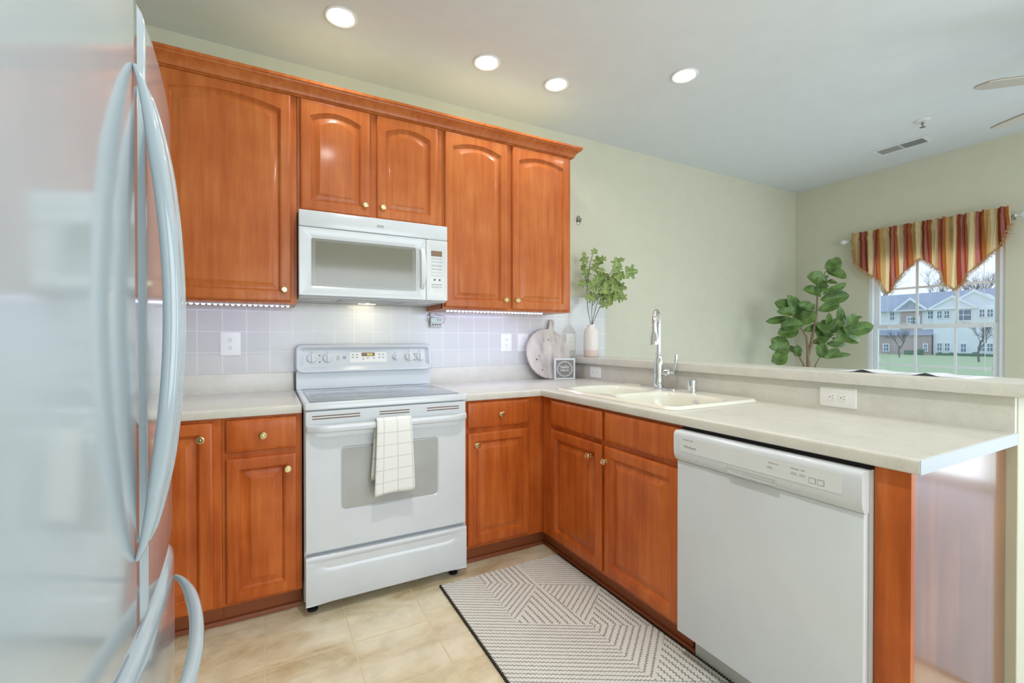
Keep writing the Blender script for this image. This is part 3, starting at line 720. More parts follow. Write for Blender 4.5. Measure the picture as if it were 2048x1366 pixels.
# ------------------------------------------------------------------ sink, faucet
b_ = MB(); nx_, ny_ = 110, 160; G = []
for i in range(nx_+1):
    col = []
    for j in range(ny_+1):
        x = 1.272+.566*i/nx_; y = -1.53+.848*j/ny_
        # rounded outer corners
        cx_, cy_, rc = 1.555, -1.106, .05; dx = abs(x-cx_)-(.283-rc); dy = abs(y-cy_)-(.424-rc)
        if dx > 0 and dy > 0:
            d = math.hypot(dx, dy); mx = max(dx, dy)
            if d > 1e-6: k = mx/d; x = cx_+math.copysign(.283-rc+dx*k, x-cx_); y = cy_+math.copysign(.424-rc+dy*k, y-cy_)
        # fold smooth() orientation: depth grows inward
        col.append(b_.bm.verts.new((x, y, 0)))
    G.append(col)
def sm(a, b2, x):
    if a > b2: return 1-sm(b2, a, x)
    k = max(0, min(1, (x-a)/(b2-a))); return k*k*(3-2*k)
def hgt(i, j, x, y):
    e = min(i/nx_*.566, (1-i/nx_)*.566, j/ny_*.848, (1-j/ny_)*.848)
    z = .9148+.0125*sm(0, .010, e)
    for cx_, cy_, a, b2, n_, dep in ((1.505, -.885, .195, .168, 3.0, .15), (1.505, -1.283, .195, .205, 4.0, .17)):
        d = (abs((x-cx_)/a)**n_+abs((y-cy_)/b2)**n_)**(1/n_)
        z -= dep*sm(1.0, .78, d)
        z -= .004*sm(1.12, .98, d)
    return z
for i in range(nx_+1):
    for j in range(ny_+1):
        v = G[i][j]; v.co.z = hgt(i, j, v.co.x, v.co.y)
for i in range(nx_):
    for j in range(ny_): b_.bm.faces.new((G[i][j], G[i+1][j], G[i+1][j+1], G[i][j+1]))
t = thing('kitchen_sink', 'cream white double-bowl drop-in sink set in the peninsula countertop', 'sink', (1.55, -1.1, .914))
b_.build('sink_basin', M['sink'], t, sharp=False)
for cy_, z in ((-.885, .774), (-1.283, .7535)): MB().lathe([(.042, 0), (.042, .003), (.034, .004), (.028, .002), (.006, .002)], (1.505, cy_, z), n=24).build('drain', M['chrome'], t)
MB().lathe([(.014, 0), (.014, .001), (.010, .0015)], (1.676, -1.30, .895), (-.75, 0, .66), n=20).build('maker_mark', M['grey_lt'], t)

ft = Vector((1.772, -.975, .9285))
t = thing('kitchen_faucet', 'polished chrome pull-down kitchen faucet with side lever on the sink deck', 'faucet', tuple(ft))
vr = Vector((.42, -.907, 0)); sd = Vector((-.811, -.578, 0)).normalized()
pl = MB(); pl.loops([[(ft.x+x, ft.y+y, ft.z+z) for x, y in rrect(-.030+i, .030-i, -.125+i, .125-i, .028-i)] for i, z in ((0, 0), (0, .004), (.003, .006))], True, True); pl.build('deck_plate', M['chrome'], t)
MB().lathe([(.030, .006), (.031, .012), (.027, .018), (.026, .06), (.027, .085), (.0265, .11), (.022, .14), (.017, .165), (.015, .175), (.018, .182), (.018, .190), (.0125, .194)], ft, n=28).build('faucet_body', M['chrome'], t)
pts = []; rr_ = .075; zc = .35
for i in range(6): pts.append(ft+Vector((0, 0, .19+(.345-.19)*i/5)))
for i in range(1, 15):
    a = PI*i/15; pts.append(ft+sd*(rr_-rr_*math.cos(a))+Vector((0, 0, .345+rr_*math.sin(a))))
endp = ft+sd*(2*rr_)+Vector((0, 0, .345))
pts.append(endp+Vector((0, 0, 0))); pts.append(endp+Vector((0, 0, -.015)))
MB().tube(pts, .0118, 14).build('spout', M['chrome'], t)
MB().lathe([(.0135, 0), (.015, -.006), (.0135, -.012), (.014, -.020), (.019, -.05), (.0225, -.075), (.024, -.085), (.0245, -.092), (.022, -.096), (.012, -.096), (.010, -.094)], endp+Vector((0, 0, -.012)), n=24).build('spray_head', M['chrome'], t)
hb = ft+Vector((0, 0, .085))
MB().lathe([(.016, .015), (.016, .035), (.021, .038), (.022, .058), (.018, .064), (.012, .066), (.010, .078), (.013, .082), (.012, .09), (.004, .093)], hb, vr, 24).build('valve_hub', M['chrome'], t)
lp = hb+vr*.084
MB().tube([lp, lp+Vector((0, 0, .02))+vr*.003, lp+Vector((0, 0, .05))+vr*.008, lp+Vector((0, 0, .085))+vr*.012, lp+Vector((0, 0, .10))+vr*.013], [.005, .006, .0075, .0085, .006], 12).build('lever', M['chrome'], t)
tag(MB().lathe([(.023, 0), (.023, .05), (.0225, .058), (.018, .062), (.006, .062)], (1.785, -1.19, .9288), n=24).build('soap_dispenser_cap', M['chrome']), 'short chrome air gap cap on the sink deck right of the faucet', 'air gap')

# ------------------------------------------------------------------ cover plates and outlets
def plate(label, cat, f, u, v, w_, h_, kind, horiz=False, name=None, loc=None, group=None):
    t = thing(name or 'wall_outlet', label, cat, f(u, v, 0), group)
    MB().loops([[f(a, b2, q) for a, b2 in rrect(u-w_/2+i, u+w_/2-i, v-h_/2+i, v+h_/2-i, .005)] for i, q in ((0, .0002), (0, .003), (.003, .0055), (.005, .006))], True, True).build('cover_plate', M['outlet'], t)
    def bx(nm, a, b2, c, d, m, q0=.006, q1=.0075):
        return MB().loops([[f(x, y, q) for x, y in rrect(a, b2, c, d, min(b2-a, d-c)*.25)] for q in (q0, q1)], True, True).build(nm, m, t)
    if kind == 'duplex':
        for s in (-1, 1):
            if horiz: cu, cv = u+s*.020, v
            else: cu, cv = u, v+s*.020
            MB().lathe([(.0165, .006), (.0165, .0075), (.014, .008)], f(cu, cv, 0), Vector(f(cu, cv, 1))-Vector(f(cu, cv, 0)), 20).build('receptacle', M['outlet'], t)
            if horiz:
                for k in (-.0055, .0055): bx('slot', cu-.009, cu-.001, cv+k-.0008, cv+k+.0008, M['dark'], .0078, .0083)
                bx('slot', cu+.004, cu+.008, cv-.002, cv+.002, M['dark'], .0078, .0083)
            else:
                for k in (-.0055, .0055): bx('slot', cu+k-.0008, cu+k+.0008, cv-.001, cv+.008, M['dark'], .0078, .0083)
                bx('slot', cu-.002, cu+.002, cv-.008, cv-.004, M['dark'], .0078, .0083)
    if kind == 'switch':
        bx('toggle', u-.004, u+.004, v-.009, v+.009, M['outlet'], .006, .014)
        for s in (-1, 1): bx('screw', u-.0025, u+.0025, v+s*.033-.0025, v+s*.033+.0025, M['textlt'], .006, .0068)
    return t
fw = FY(-.0082)
plate('white duplex outlet on the tile left of the range', 'outlet', fw, -.303, 1.172, .093, .125, 'duplex')
plate('white duplex outlet on the tile right of the range, left of the cutting board', 'outlet', fw, 1.325, 1.172, .088, .126, 'duplex')
plate('white switch plate on the tile just left of the round cutting board, partly behind it', 'switch', fw, 1.462, 1.172, .09, .126, 'switch', name='light_switch')
plate('white switch plate on the tile between the cutting board and the vase', 'switch', fw, 1.872, 1.172, .09, .126, 'switch', name='light_switch')
plate('white horizontal outlet in the counter upstand near the sign and the vase', 'outlet', FX(XS-.0002), -.325, .968, .115, .075, 'duplex', horiz=True)
plate('white horizontal outlet in the bar upstand above the dishwasher', 'outlet', FX(XS-.0002), -1.832, .967, .133, .080, 'duplex', horiz=True)

# LED driver box
t = thing('power_strip_box', 'small grey LED power box with wires under the cabinet right of the microwave', 'power supply', (.81, -.02, 1.273))
bxx = B(.775, .850, -.034, -.009, 1.272, 1.333, .002, 1).build('box_housing', M['grey_lt'], t)
B(.780, .846, -.0355, -.0342, 1.304, 1.328).build('status_window', mat('pale_green_status_window', (196, 220, 206), .3), bxx, smooth=False)
for i in range(4): MB().lathe([(.005, 0), (.005, .001), (.002, .002)], (.789+.016*i, -.0342, 1.288), (0, -1, 0), 12).build('button', M['text'], bxx)
for i in range(2): MB().lathe([(.004, 0), (.004, .001), (.002, .002)], (.822+.015*i, -.0358, 1.318), (0, -1, 0), 12).build('button', M['text'], bxx)
MB().lathe([(.016, 0), (.016, .015), (.012, .018)], (.790, -.009, 1.350), (0, -1, 0), 20).build('round_connector', M['white_matte'], t)
for dx_, dz_ in ((-.005, .005), (.005, .005), (-.005, -.005), (.005, -.005)): MB().lathe([(.0016, 0), (.0016, .0006)], (.790+dx_, -.0271, 1.350+dz_), (0, -1, 0), 8).build('pin_hole', M['text'], t)
MB().tube([(.80, -.03, 1.362), (.82, -.034, 1.350), (.845, -.03, 1.348), (.866, -.03, 1.344), (.875, -.028, 1.33), (.868, -.026, 1.31), (.867, -.024, 1.298), (.852, -.022, 1.297)], .0013, 6).build('wire', M['text'], t)
MB().tube([(.776, -.02, 1.30), (.762, -.02, 1.306), (.756, -.02, 1.32), (.758, -.02, 1.345), (.775, -.02, 1.352)], .0013, 6).build('wire', M['text'], t)

# ------------------------------------------------------------------ cutting board
def board_mat():
    m = mat('pale_whitewashed_wood', (205, 195, 186), .5); N, L, b = nodes(m)
    t = N.new('ShaderNodeTexCoord'); mp = mapping(N, L, t.outputs['Object'], (9, 9, 1.6), rot=(0, .18, 0)); n = noise(N, L, mp.outputs[0], 2.0, 5, .6)
    r = ramp(N, [(.32, lin((172, 162, 160))), (.48, lin((206, 197, 190))), (.66, lin((222, 212, 200)))]); L.new(n.outputs['Fac'], r.inputs[0]); L.new(r.outputs[0], b.inputs['Base Color']); return m
rb = .180; out = []
ha = math.radians(14)
for i in range(64):
    a = PI/2-ha+.13+(2*PI-.26)*i/63; out.append((rb*math.cos(a), rb*math.sin(a)))
hd = Vector((math.sin(ha), math.cos(ha))); hn = Vector((hd.y, -hd.x))
hnd = []
for d, w_ in ((rb+.008, -.020), (rb+.03, -.0165), (rb+.066, -.0185), (rb+.074, -.015), (rb+.077, -.006), (rb+.077, .006), (rb+.074, .015), (rb+.066, .0185), (rb+.03, .0165), (rb+.008, .020)):
    p = hd*d+hn*(w_); hnd.append((p.x, p.y))
ring = out+hnd[::-1]
# order : outline runs counter-clockwise from just left of the handle round to its right side
def inset(pts, k): return [(x*(1-k), y*(1-k)) for x, y in pts]
tilt = math.radians(-13); R = Matrix.Translation((1.628, -.112, .9145)) @ Matrix.Rotation(tilt, 4, 'X')
def bp(x, y, w_): return tuple(R @ Vector((x, -w_, y+rb)))
b_ = MB(); b_.loops([[bp(x, y, w_) for x, y in inset(ring, k)] for k, w_ in ((.012, 0), (0, .003), (0, .014), (.012, .017), (.05, .017), (.058, .0155))], True, True)
bd = b_.build('cutting_board', board_mat(), ang=40, org=(1.628, -.112, .9145))
tag(bd, 'round whitewashed wooden cutting board with handle leaning against the corner backsplash', 'cutting board')
for x, y, r_ in ((.01, .10, .005), (-.085, -.015, .004), (-.105, -.04, .006), (-.07, -.115, .005)):
    c = bp(x, y, .0156); MB().lathe([(r_, 0), (r_*.9, .0004)], c, Vector(bp(x, y, 1))-Vector(bp(x, y, 0)), 10).build('wood_knot', mat('dark_knot', (70, 58, 52), .6), bd)

# ------------------------------------------------------------------ sign
t = thing('block_sign', 'small square grey sign reading hello SPRING inside a white wreath, before the cutting board', 'sign', (1.70, -.175, .9145))
ang_ = math.radians(-24); R2 = Matrix.Translation((1.70, -.175, .9145)) @ Matrix.Rotation(ang_, 4, 'Z')
sf = lambda u, v, w_: tuple(R2 @ Vector((u, -w_, v)))
sw, sh_ = .148, .148
MB().box(-sw/2, sw/2, -.012, .012, 0, sh_, .002, 1, rot=R2).build('sign_block', M['white_matte'], t)
MB().box(-sw/2+.012, sw/2-.012, -.0128, -.0121, .012, sh_-.012, rot=R2).build('sign_face', mat('grey_chalk_face', (136, 134, 128), .7), t, smooth=False)
wh = M['outlet']
text('lettering', 'hello', .030, sf, 0, .087, .0131, wh, t, .0002)
text('lettering', 'SPRING', .019, sf, 0, .063, .0131, wh, t, .0002)
wr = MB()
for k in range(30):
    a = 2*PI*k/30; rad = .049+.004*(k % 2)
    for dd_, s_ in ((.35, 1), (-.35, .8)):
        c = Vector((rad*math.cos(a), .074+rad*math.sin(a))); d = Vector((math.cos(a+PI/2+dd_), math.sin(a+PI/2+dd_))); n2 = Vector((-d.y, d.x)); L_ = .010*s_
        wr.face([sf(*(c+d*0), .0132), sf(*(c+d*L_*.5+n2*.003), .0132), sf(*(c+d*L_), .0132), sf(*(c+d*L_*.5-n2*.003), .0132)])
wr.build('wreath', wh, t, smooth=False)

# ------------------------------------------------------------------ vase and fig branches
vx, vy = 1.955, -.15
t = thing('vase', 'white ceramic bottle vase on the bar against the back wall', 'vase', (vx, vy, 1.0665))
MB().lathe([(.050, .0), (.054, .004), (.0555, .05)], (vx, vy, 1.0668), n=32, cap1=False).build('unglazed_base', M['vase_base'], t)
MB().lathe([(.0555, .05), (.056, .08), (.056, .16), (.053, .185), (.043, .205), (.030, .218), (.027, .228), (.0285, .236), (.024, .236), (.022, .215), (.02, .19)], (vx, vy, 1.0668), n=32, cap0=False, cap1=False).build('vase_body', M['vase'], t)
rt = Vector((.88, -.475, 0)); fwv = Vector((.475, .88, 0))
def fig_leaf(b_, c, up, side, nrm, L_):
    lobes = [(0, .0), (.18, .04), (.42, .02), (.50, .22), (.30, .33), (.34, .42), (.56, .55), (.50, .72), (.24, .62), (.20, .70), (.16, .92), (0, 1.0)]
    pts = [(x, y) for x, y in lobes]+[(-x, y) for x, y in lobes[-2:0:-1]]
    c3 = b_.bm.verts.new(c+up*L_*.45+nrm*L_*.02); l = b_.bm.loops.layers.uv['UVMap']
    vs = [b_.bm.verts.new(c+up*(y*L_)+side*(x*L_)+nrm*(-.25*L_*x*x+.10*L_*math.sin(y*3))) for x, y in pts]
    for i in range(len(vs)):
        j = (i+1) % len(vs); fc = b_.bm.faces.new((c3, vs[i], vs[j]))
        for lp, q in zip(fc.loops, ((0, .45), pts[i], pts[j])): lp[l].uv = (q[0]*2, q[1])
S3 = .000639
def vp(zx, zy, dz=0): return Vector((vx, vy, 0))+rt*((zx-235)*S3)+fwv*dz+Vector((0, 0, 1.2+(683-480-zy/5.69)*3.3/908))
t = thing('fig_branches', 'artificial fig branches with lobed green leaves standing in the white vase', 'artificial plant', (vx, vy, 1.2))
stems = [[(232, 1010), (218, 935), (192, 800), (185, 600), (195, 540), (215, 330), (250, 190)],
         [(236, 1010), (243, 935), (238, 850), (250, 720), (262, 620), (240, 520)],
         [(240, 1010), (255, 935), (290, 790), (325, 660), (350, 540), (420, 460), (500, 330)],
         [(242, 1010), (272, 935), (330, 800), (385, 690), (470, 520), (600, 400)],
         [(250, 775), (330, 660), (300, 400)], [(335, 800), (410, 740)], [(195, 540), (160, 440)], [(192, 560), (150, 520)]]
b_ = MB()
for st in stems: b_.tube([vp(x, y, .0) for x, y in st], .0022, 6)
b_.build('twigs', M['stem'], t)
b_ = MB(); random.seed(3)
figs = [(270, 150, 60, 5), (320, 250, 90, -5), (370, 240, 70, 60), (165, 250, 80, 130), (145, 210, 50, 140), (185, 400, 90, 170), (140, 350, 60, 160), (130, 530, 80, 100), (295, 330, 90, 40), (290, 285, 60, 80), (345, 385, 60, 90), (385, 430, 110, 75), (350, 480, 90, 50), (300, 460, 80, 10), (255, 570, 110, 170), (260, 540, 80, 60), (235, 690, 100, 120), (280, 670, 70, 80), (390, 580, 120, 10), (430, 540, 110, 60), (440, 680, 160, 170), (500, 600, 90, 120), (400, 765, 80, 95), (345, 740, 50, 20), (540, 680, 100, 105), (590, 690, 70, 120), (510, 285, 90, -20), (570, 262, 60, 80), (510, 370, 60, 20), (545, 345, 60, 0), (550, 430, 110, 60), (590, 420, 80, 100), (545, 480, 90, 60), (680, 400, 120, 90), (540, 560, 130, 120), (590, 570, 100, 110), (470, 470, 90, 40), (420, 620, 110, 150), (350, 640, 70, 200), (200, 500, 60, 220), (475, 500, 80, 200)]
for zx, zy, sz, ang in figs:
    a = math.radians(ang+random.uniform(-12, 12)); dz = random.uniform(-.045, .045)
    L_ = sz*S3*1.28; up = (rt*math.sin(a)+Vector((0, 0, math.cos(a)))+fwv*random.uniform(-.4, .4)).normalized()
    nrm = (-fwv+Vector((random.uniform(-.5, .5), random.uniform(-.5, .5), random.uniform(-.2, .7)))).normalized(); side = up.cross(nrm).normalized(); nrm = side.cross(up)
    c = vp(zx, zy, dz)-up*L_*.5
    fig_leaf(b_, c, up, side, nrm, L_)
b_.build('leaves', M['figleaf'], t, ang=60)

# ------------------------------------------------------------------ fiddle leaf plant
px_, py_ = 4.10, -.50
t = thing('fiddle_leaf_fig', 'tall fiddle leaf fig plant with broad green leaves beyond the bar, left of the window', 'potted plant', (px_, py_, .0125))
S4 = 4.06/908/5.254
def fp(zx, zy, dz=0): return Vector((px_, py_, 0))+rt*((zx-565)*S4)+fwv*dz+Vector((0, 0, 1.2+(683-500-zy/5.254)*4.06/908))
MB().lathe([(.13, .0130), (.15, .03), (.17, .28), (.175, .30), (.16, .30), (.155, .27)], (px_, py_, 0), n=28, cap1=False).build('pot', M['pot'], t)
B(px_-.10, px_+.10, py_-.10, py_+.10, .20, .262, .03).build('soil', mat('dark_potting_soil', (70, 55, 42), .9), t)
b_ = MB()
base = fp(565, 1230); root = Vector((px_, py_, .24))
b_.tube([root, Vector((px_+.01, py_, .6)), base, fp(560, 1150), fp(600, 980), fp(625, 850), fp(650, 700), fp(655, 560), fp(660, 480), fp(700, 380), fp(740, 260)], [.019, .018, .016, .013, .012, .011, .009, .007, .006, .005, .004], 10)
b_.tube([fp(562, 1190), fp(556, 1060), fp(545, 940), fp(500, 870), fp(450, 820), fp(415, 740), fp(385, 690)], [.012, .010, .009, .005, .004, .004, .003], 8)
b_.tube([Vector((px_, py_, .55)), fp(515, 1230), fp(470, 1150), fp(400, 1105), fp(350, 1080), fp(290, 1050)], [.010, .009, .007, .004, .004, .003], 8)
b_.tube([Vector((px_, py_, .6)), fp(640, 1235), fp(680, 1165), fp(690, 1150)], [.008, .006, .004, .003], 8)
b_.tube([fp(610, 1020), fp(660, 965), fp(760, 960), fp(900, 890)], [.005, .004, .004, .003], 8)
b_.build('trunk', M['bark'], t)
def fl(b_, p0, p1, wd, dz0, dz1, cup=.18):
    a, c = fp(*p0, dz0), fp(*p1, dz1); d = c-a; L_ = d.length; d.normalize()
    nrm = (-fwv+Vector((random.uniform(-.35, .35), random.uniform(-.35, .35), random.uniform(0, .5)))); nrm = (nrm-d*nrm.dot(d)).normalized(); side = d.cross(nrm)
    W_ = wd*S4; n = 9; m2 = 4; l = b_.bm.loops.layers.uv['UVMap']; G = []
    for i in range(n+1):
        s = i/n; wv = W_*(max(0, math.sin(PI*min(1, s**.75*1.0)))**.62*(.45+.62*s)) if 0 < s < 1 else W_*.04
        row = []
        for j in range(-m2, m2+1):
            q = j/m2; row.append((b_.bm.verts.new(a+d*(L_*s)+side*(wv*.5*q)+nrm*(-abs(q)**1.6*wv*cup*-1-L_*.16*s*s+.004*math.sin(9*s+3*q))), (q, s)))
        G.append(row)
    for i in range(n):
        for j in range(2*m2):
            qs = (G[i][j], G[i][j+1], G[i+1][j+1], G[i+1][j]); fc = b_.bm.faces.new([x[0] for x in qs])
            for lp, x in zip(fc.loops, qs): lp[l].uv = x[1]
random.seed(11); b_ = MB()
LF = [((745, 255), (880, 130), 95), ((755, 255), (900, 320), 95), ((730, 260), (700, 165), 70), ((735, 250), (775, 165), 60), ((700, 375), (470, 330), 110), ((640, 330), (560, 420), 100), ((700, 300), (690, 480), 60), ((700, 330), (770, 400), 110), ((600, 350), (670, 470), 80),
      ((735, 375), (885, 365), 45), ((650, 520), (435, 450), 95), ((640, 500), (600, 360), 70), ((670, 500), (875, 405), 60), ((665, 560), (880, 520), 100), ((665, 670), (870, 585), 80), ((645, 650), (425, 600), 70), ((600, 620), (470, 770), 90), ((620, 600), (480, 760), 60),
      ((400, 690), (170, 590), 110), ((390, 700), (165, 680), 70), ((400, 700), (265, 640), 80), ((405, 700), (395, 545), 90), ((385, 690), (290, 530), 80), ((430, 745), (185, 780), 60), ((480, 810), (270, 820), 90), ((490, 870), (275, 900), 110), ((470, 820), (520, 690), 80),
      ((350, 1080), (190, 960), 110), ((340, 1070), (115, 1040), 75), ((330, 1070), (135, 1155), 70), ((360, 1115), (200, 1205), 110), ((340, 1070), (290, 930), 70), ((410, 1100), (490, 1050), 70), ((415, 1130), (495, 1100), 60), ((420, 1110), (440, 1030), 50),
      ((545, 880), (700, 830), 60), ((640, 880), (800, 900), 120), ((660, 900), (760, 1010), 110), ((700, 870), (790, 780), 90), ((760, 860), (730, 715), 60), ((820, 900), (880, 760), 110), ((800, 1010), (840, 850), 110), ((790, 1020), (1000, 1015), 60), ((820, 960), (1040, 990), 50),
      ((900, 890), (910, 630), 80), ((920, 860), (1060, 750), 110), ((930, 890), (1145, 830), 100), ((930, 900), (1110, 950), 100), ((1000, 770), (1150, 725), 30), ((930, 820), (1010, 710), 80), ((880, 900), (820, 840), 70), ((690, 1150), (620, 1020), 60), ((690, 1150), (700, 1010), 90), ((690, 1160), (830, 1070), 70), ((700, 1155), (965, 1115), 45), ((740, 1120), (900, 1090), 40), ((650, 1010), (740, 940), 70), ((760, 940), (650, 790), 90), ((480, 690), (610, 640), 70)]
for p0, p1, wd in LF:
    z0 = random.uniform(-.06, .06); fl(b_, p0, p1, wd*1.85, z0, z0+random.uniform(-.12, .04))
b_.build('leaves', M['leaf'], t, ang=70)

# ------------------------------------------------------------------ valance
def valance_mat():
    m = mat('striped_burgundy_gold_fabric', (180, 120, 60), .85); N, L, b = nodes(m)
    uv = N.new('ShaderNodeUVMap'); uv.uv_map = 'UVMap'; s = N.new('ShaderNodeSeparateXYZ'); L.new(uv.outputs[0], s.inputs[0])
    mu = N.new('ShaderNodeMath'); mu.operation = 'MULTIPLY'; mu.inputs[1].default_value = 4.6; L.new(s.outputs['X'], mu.inputs[0])
    fr = N.new('ShaderNodeMath'); fr.operation = 'FRACT'; L.new(mu.outputs[0], fr.inputs[0])
    g = lin((204, 168, 108)); c = lin((222, 204, 164)); r_ = lin((142, 62, 42)); p = lin((176, 112, 100)); o_ = lin((178, 104, 52))
    r = ramp(N, [(0, g), (.14, c), (.26, g), (.30, r_), (.38, p), (.46, r_), (.50, o_), (.56, c), (.72, g), (.76, p), (.84, r_), (.9, o_), (1, g)]); r.color_ramp.interpolation = 'CONSTANT'
    L.new(fr.outputs[0], r.inputs[0])
    mp = mapping(N, L, uv.outputs[0], (30, 220, 1)); n = noise(N, L, mp.outputs[0], 4, 3, .7)
    mx = N.new('ShaderNodeMixRGB'); mx.blend_type = 'MULTIPLY'; mx.inputs['Fac'].default_value = .5; rr2 = ramp(N, [(.4, (.6, .5, .45, 1)), (.6, (1.1, 1.1, 1.1, 1))]); L.new(n.outputs['Fac'], rr2.inputs[0])
    L.new(r.outputs[0], mx.inputs['Color1']); L.new(rr2.outputs[0], mx.inputs['Color2']); L.new(mx.outputs[0], b.inputs['Base Color'])
    tr = N.new('ShaderNodeBsdfTranslucent'); L.new(mx.outputs[0], tr.inputs['Color']); ms = N.new('ShaderNodeMixShader'); ms.inputs['Fac'].default_value = .35
    out = [x for x in N if x.type == 'OUTPUT_MATERIAL'][0]; L.new(b.outputs[0], ms.inputs[1]); L.new(tr.outputs[0], ms.inputs[2]); L.new(ms.outputs[0], out.inputs['Surface']); return m
ZR = 2.115
t = thing('window_valance', 'burgundy and gold striped fringed valance gathered on the rod above the window', 'curtain', (4.70, -1.08, ZR))
bot = [(-.572, 2.03), (-.585, 1.91), (-.645, 1.84), (-.70, 1.79), (-.785, 1.72), (-.80, 1.68), (-.835, 1.61), (-.865, 1.60), (-.885, 1.64), (-.90, 1.70), (-.967, 1.77), (-1.05, 1.855), (-1.08, 1.865), (-1.15, 1.80), (-1.205, 1.74), (-1.215, 1.66), (-1.243, 1.625), (-1.292, 1.59), (-1.334, 1.63), (-1.365, 1.70), (-1.461, 1.80), (-1.547, 1.89), (-1.58, 1.97), (-1.598, 2.05)]
def zb_(y):
    for (a, za), (c, zc_) in zip(bot, bot[1:]):
        if c <= y <= a: return za+(zc_-za)*((y-a)/(c-a))
    return bot[0][1] if y > bot[0][0] else bot[-1][1]
b_ = MB(); l = b_.bm.loops.layers.uv['UVMap']; n = 260; mrow = 22; G = []
def rip(s, v): return .016*math.sin(s*88+2*math.sin(s*11))*(1-.35*v)+.006*math.sin(s*191+v*3)
for i in range(n+1):
    s = i/n; y = -.572+(-1.598+.572)*s; zt = ZR+.062+.004*math.sin(s*140); zb2 = zb_(y); col = []
    for j in range(mrow+1):
        v = j/mrow; z = zt+(zb2-zt)*v
        pinch = math.exp(-((z-(ZR+.022))/.018)**2)+math.exp(-((z-(ZR-.022))/.014)**2)
        x = 4.668-rip(s, v)*(1-.6*min(1, pinch))-.012*math.exp(-((z-ZR)/.02)**2)+.02*v
        col.append(b_.bm.verts.new((x, y+.006*math.sin(s*60+v*4)*v, z)))
    G.append(col)
for i in range(n):
    for j in range(mrow):
        fc = b_.bm.faces.new((G[i][j], G[i+1][j], G[i+1][j+1], G[i][j+1]))
        for lp, (a, c) in zip(fc.loops, ((i, j), (i+1, j), (i+1, j+1), (i, j+1))): lp[l].uv = (a/n, c/mrow*.4)
b_.build('fabric', valance_mat(), t, ang=80)
M['fringe'] = mat('tan_brush_fringe', (190, 150, 104), .9)
b_ = MB(); random.seed(5)
path = [Vector((4.676, y, z)) for y, z in bot]
for a, c in zip(path, path[1:]):
    L_ = (c-a).length; k = int(L_/.0016)
    d = (c-a).normalized(); nn = Vector((0, d.z, -d.y)); 
    if nn.z > 0 and abs(d.y) > .2: nn = -nn
    for i in range(k):
        p = a+(c-a)*(i/k)+Vector((random.uniform(-.016, .016), 0, 0)); e = (nn+Vector((random.uniform(-.5, .5), random.uniform(-.6, .6), random.uniform(-.6, .3)))).normalized()*random.uniform(.018, .04)
        q = d*.0016
        b_.face([p-q-e*.3, p+q-e*.3, p+e+q*.4])
tag(b_.build('fringe', M['fringe'], t, smooth=False), kind='stuff')
t = thing('curtain_rod', 'pale metal curtain rod with clear ball finials above the window', 'curtain rod', (4.695, -1.08, ZR))
MB().tube([(4.695, -.545, ZR), (4.695, -1.615, ZR-.012)], .007, 12).build('rod', M['nickel'], t)
M['crystal'] = mat('clear_acrylic', (225, 228, 226), .08, metal=0, coat=.6)
for y, sg in ((-.545, 1), (-1.615, -1)):
    MB().lathe([(.008, 0), (.011, .004), (.007, .010), (.008, .020), (.016, .03), (.023, .045), (.024, .055), (.018, .07), (.006, .078)], (4.695, y, ZR-(.012 if sg < 0 else 0)), (0, sg, 0), 16).build('finial', M['crystal'], t)
    B(4.70, 4.7745, y-sg*.018-.006, y-sg*.018+.006, ZR-.030, ZR-.012, .002).build('bracket', M['nickel'], t)

# ------------------------------------------------------------------ ceiling things
def can(label, x, y, pw=1.9):
    t = thing('recessed_light', label, 'ceiling light', (x, y, H), 'round recessed ceiling lights')
    MB().lathe([(.075, -.0006), (.076, -.004), (.070, -.008), (.062, -.006), (.056, -.0008)], (x, y, H), n=36, cap0=False, cap1=False).build('trim_ring', M['trim'], t)
    MB().lathe([(.0555, -.0008), (.054, -.0035), (.02, -.0045)], (x, y, H), n=36).build('lens', M['canlens'], t)
    a = area('downlight_glow', (x, y, H-.012), (0, 0, 0), .10, .10, pw, (1.0, .98, .94), 'DISK', math.radians(150)); a.parent = t; a.location = (0, 0, -.012)
can('lit round recessed ceiling light nearest the refrigerator, leftmost of the row', .18, -.51)
can('lit round recessed ceiling light second in the row above the upper cabinets', .94, -.517)
can('lit round recessed ceiling light third in the row, farthest back near the wall', 1.40, -.52)
can('lit round recessed ceiling light above the sink, rightmost one', 2.003, -.949)
can('round recessed ceiling light above the end of the bar, outside the view', 2.13, -1.85)
can('assumed recessed ceiling light over the kitchen aisle, outside the view, boosted as low fill', .30, -1.85, 13)  # assumed unseen light, power raised to fill floor and low cabinets
can('assumed recessed ceiling light over the aisle end, outside the view', .95, -2.9, 2.5)  # assumed unseen light, helps fill the floor and cabinet fronts
can('added recessed ceiling light over the dining side, unseen fill for the right wall', 3.7, -3.1, 8)  # unseen light added to brighten the right wall
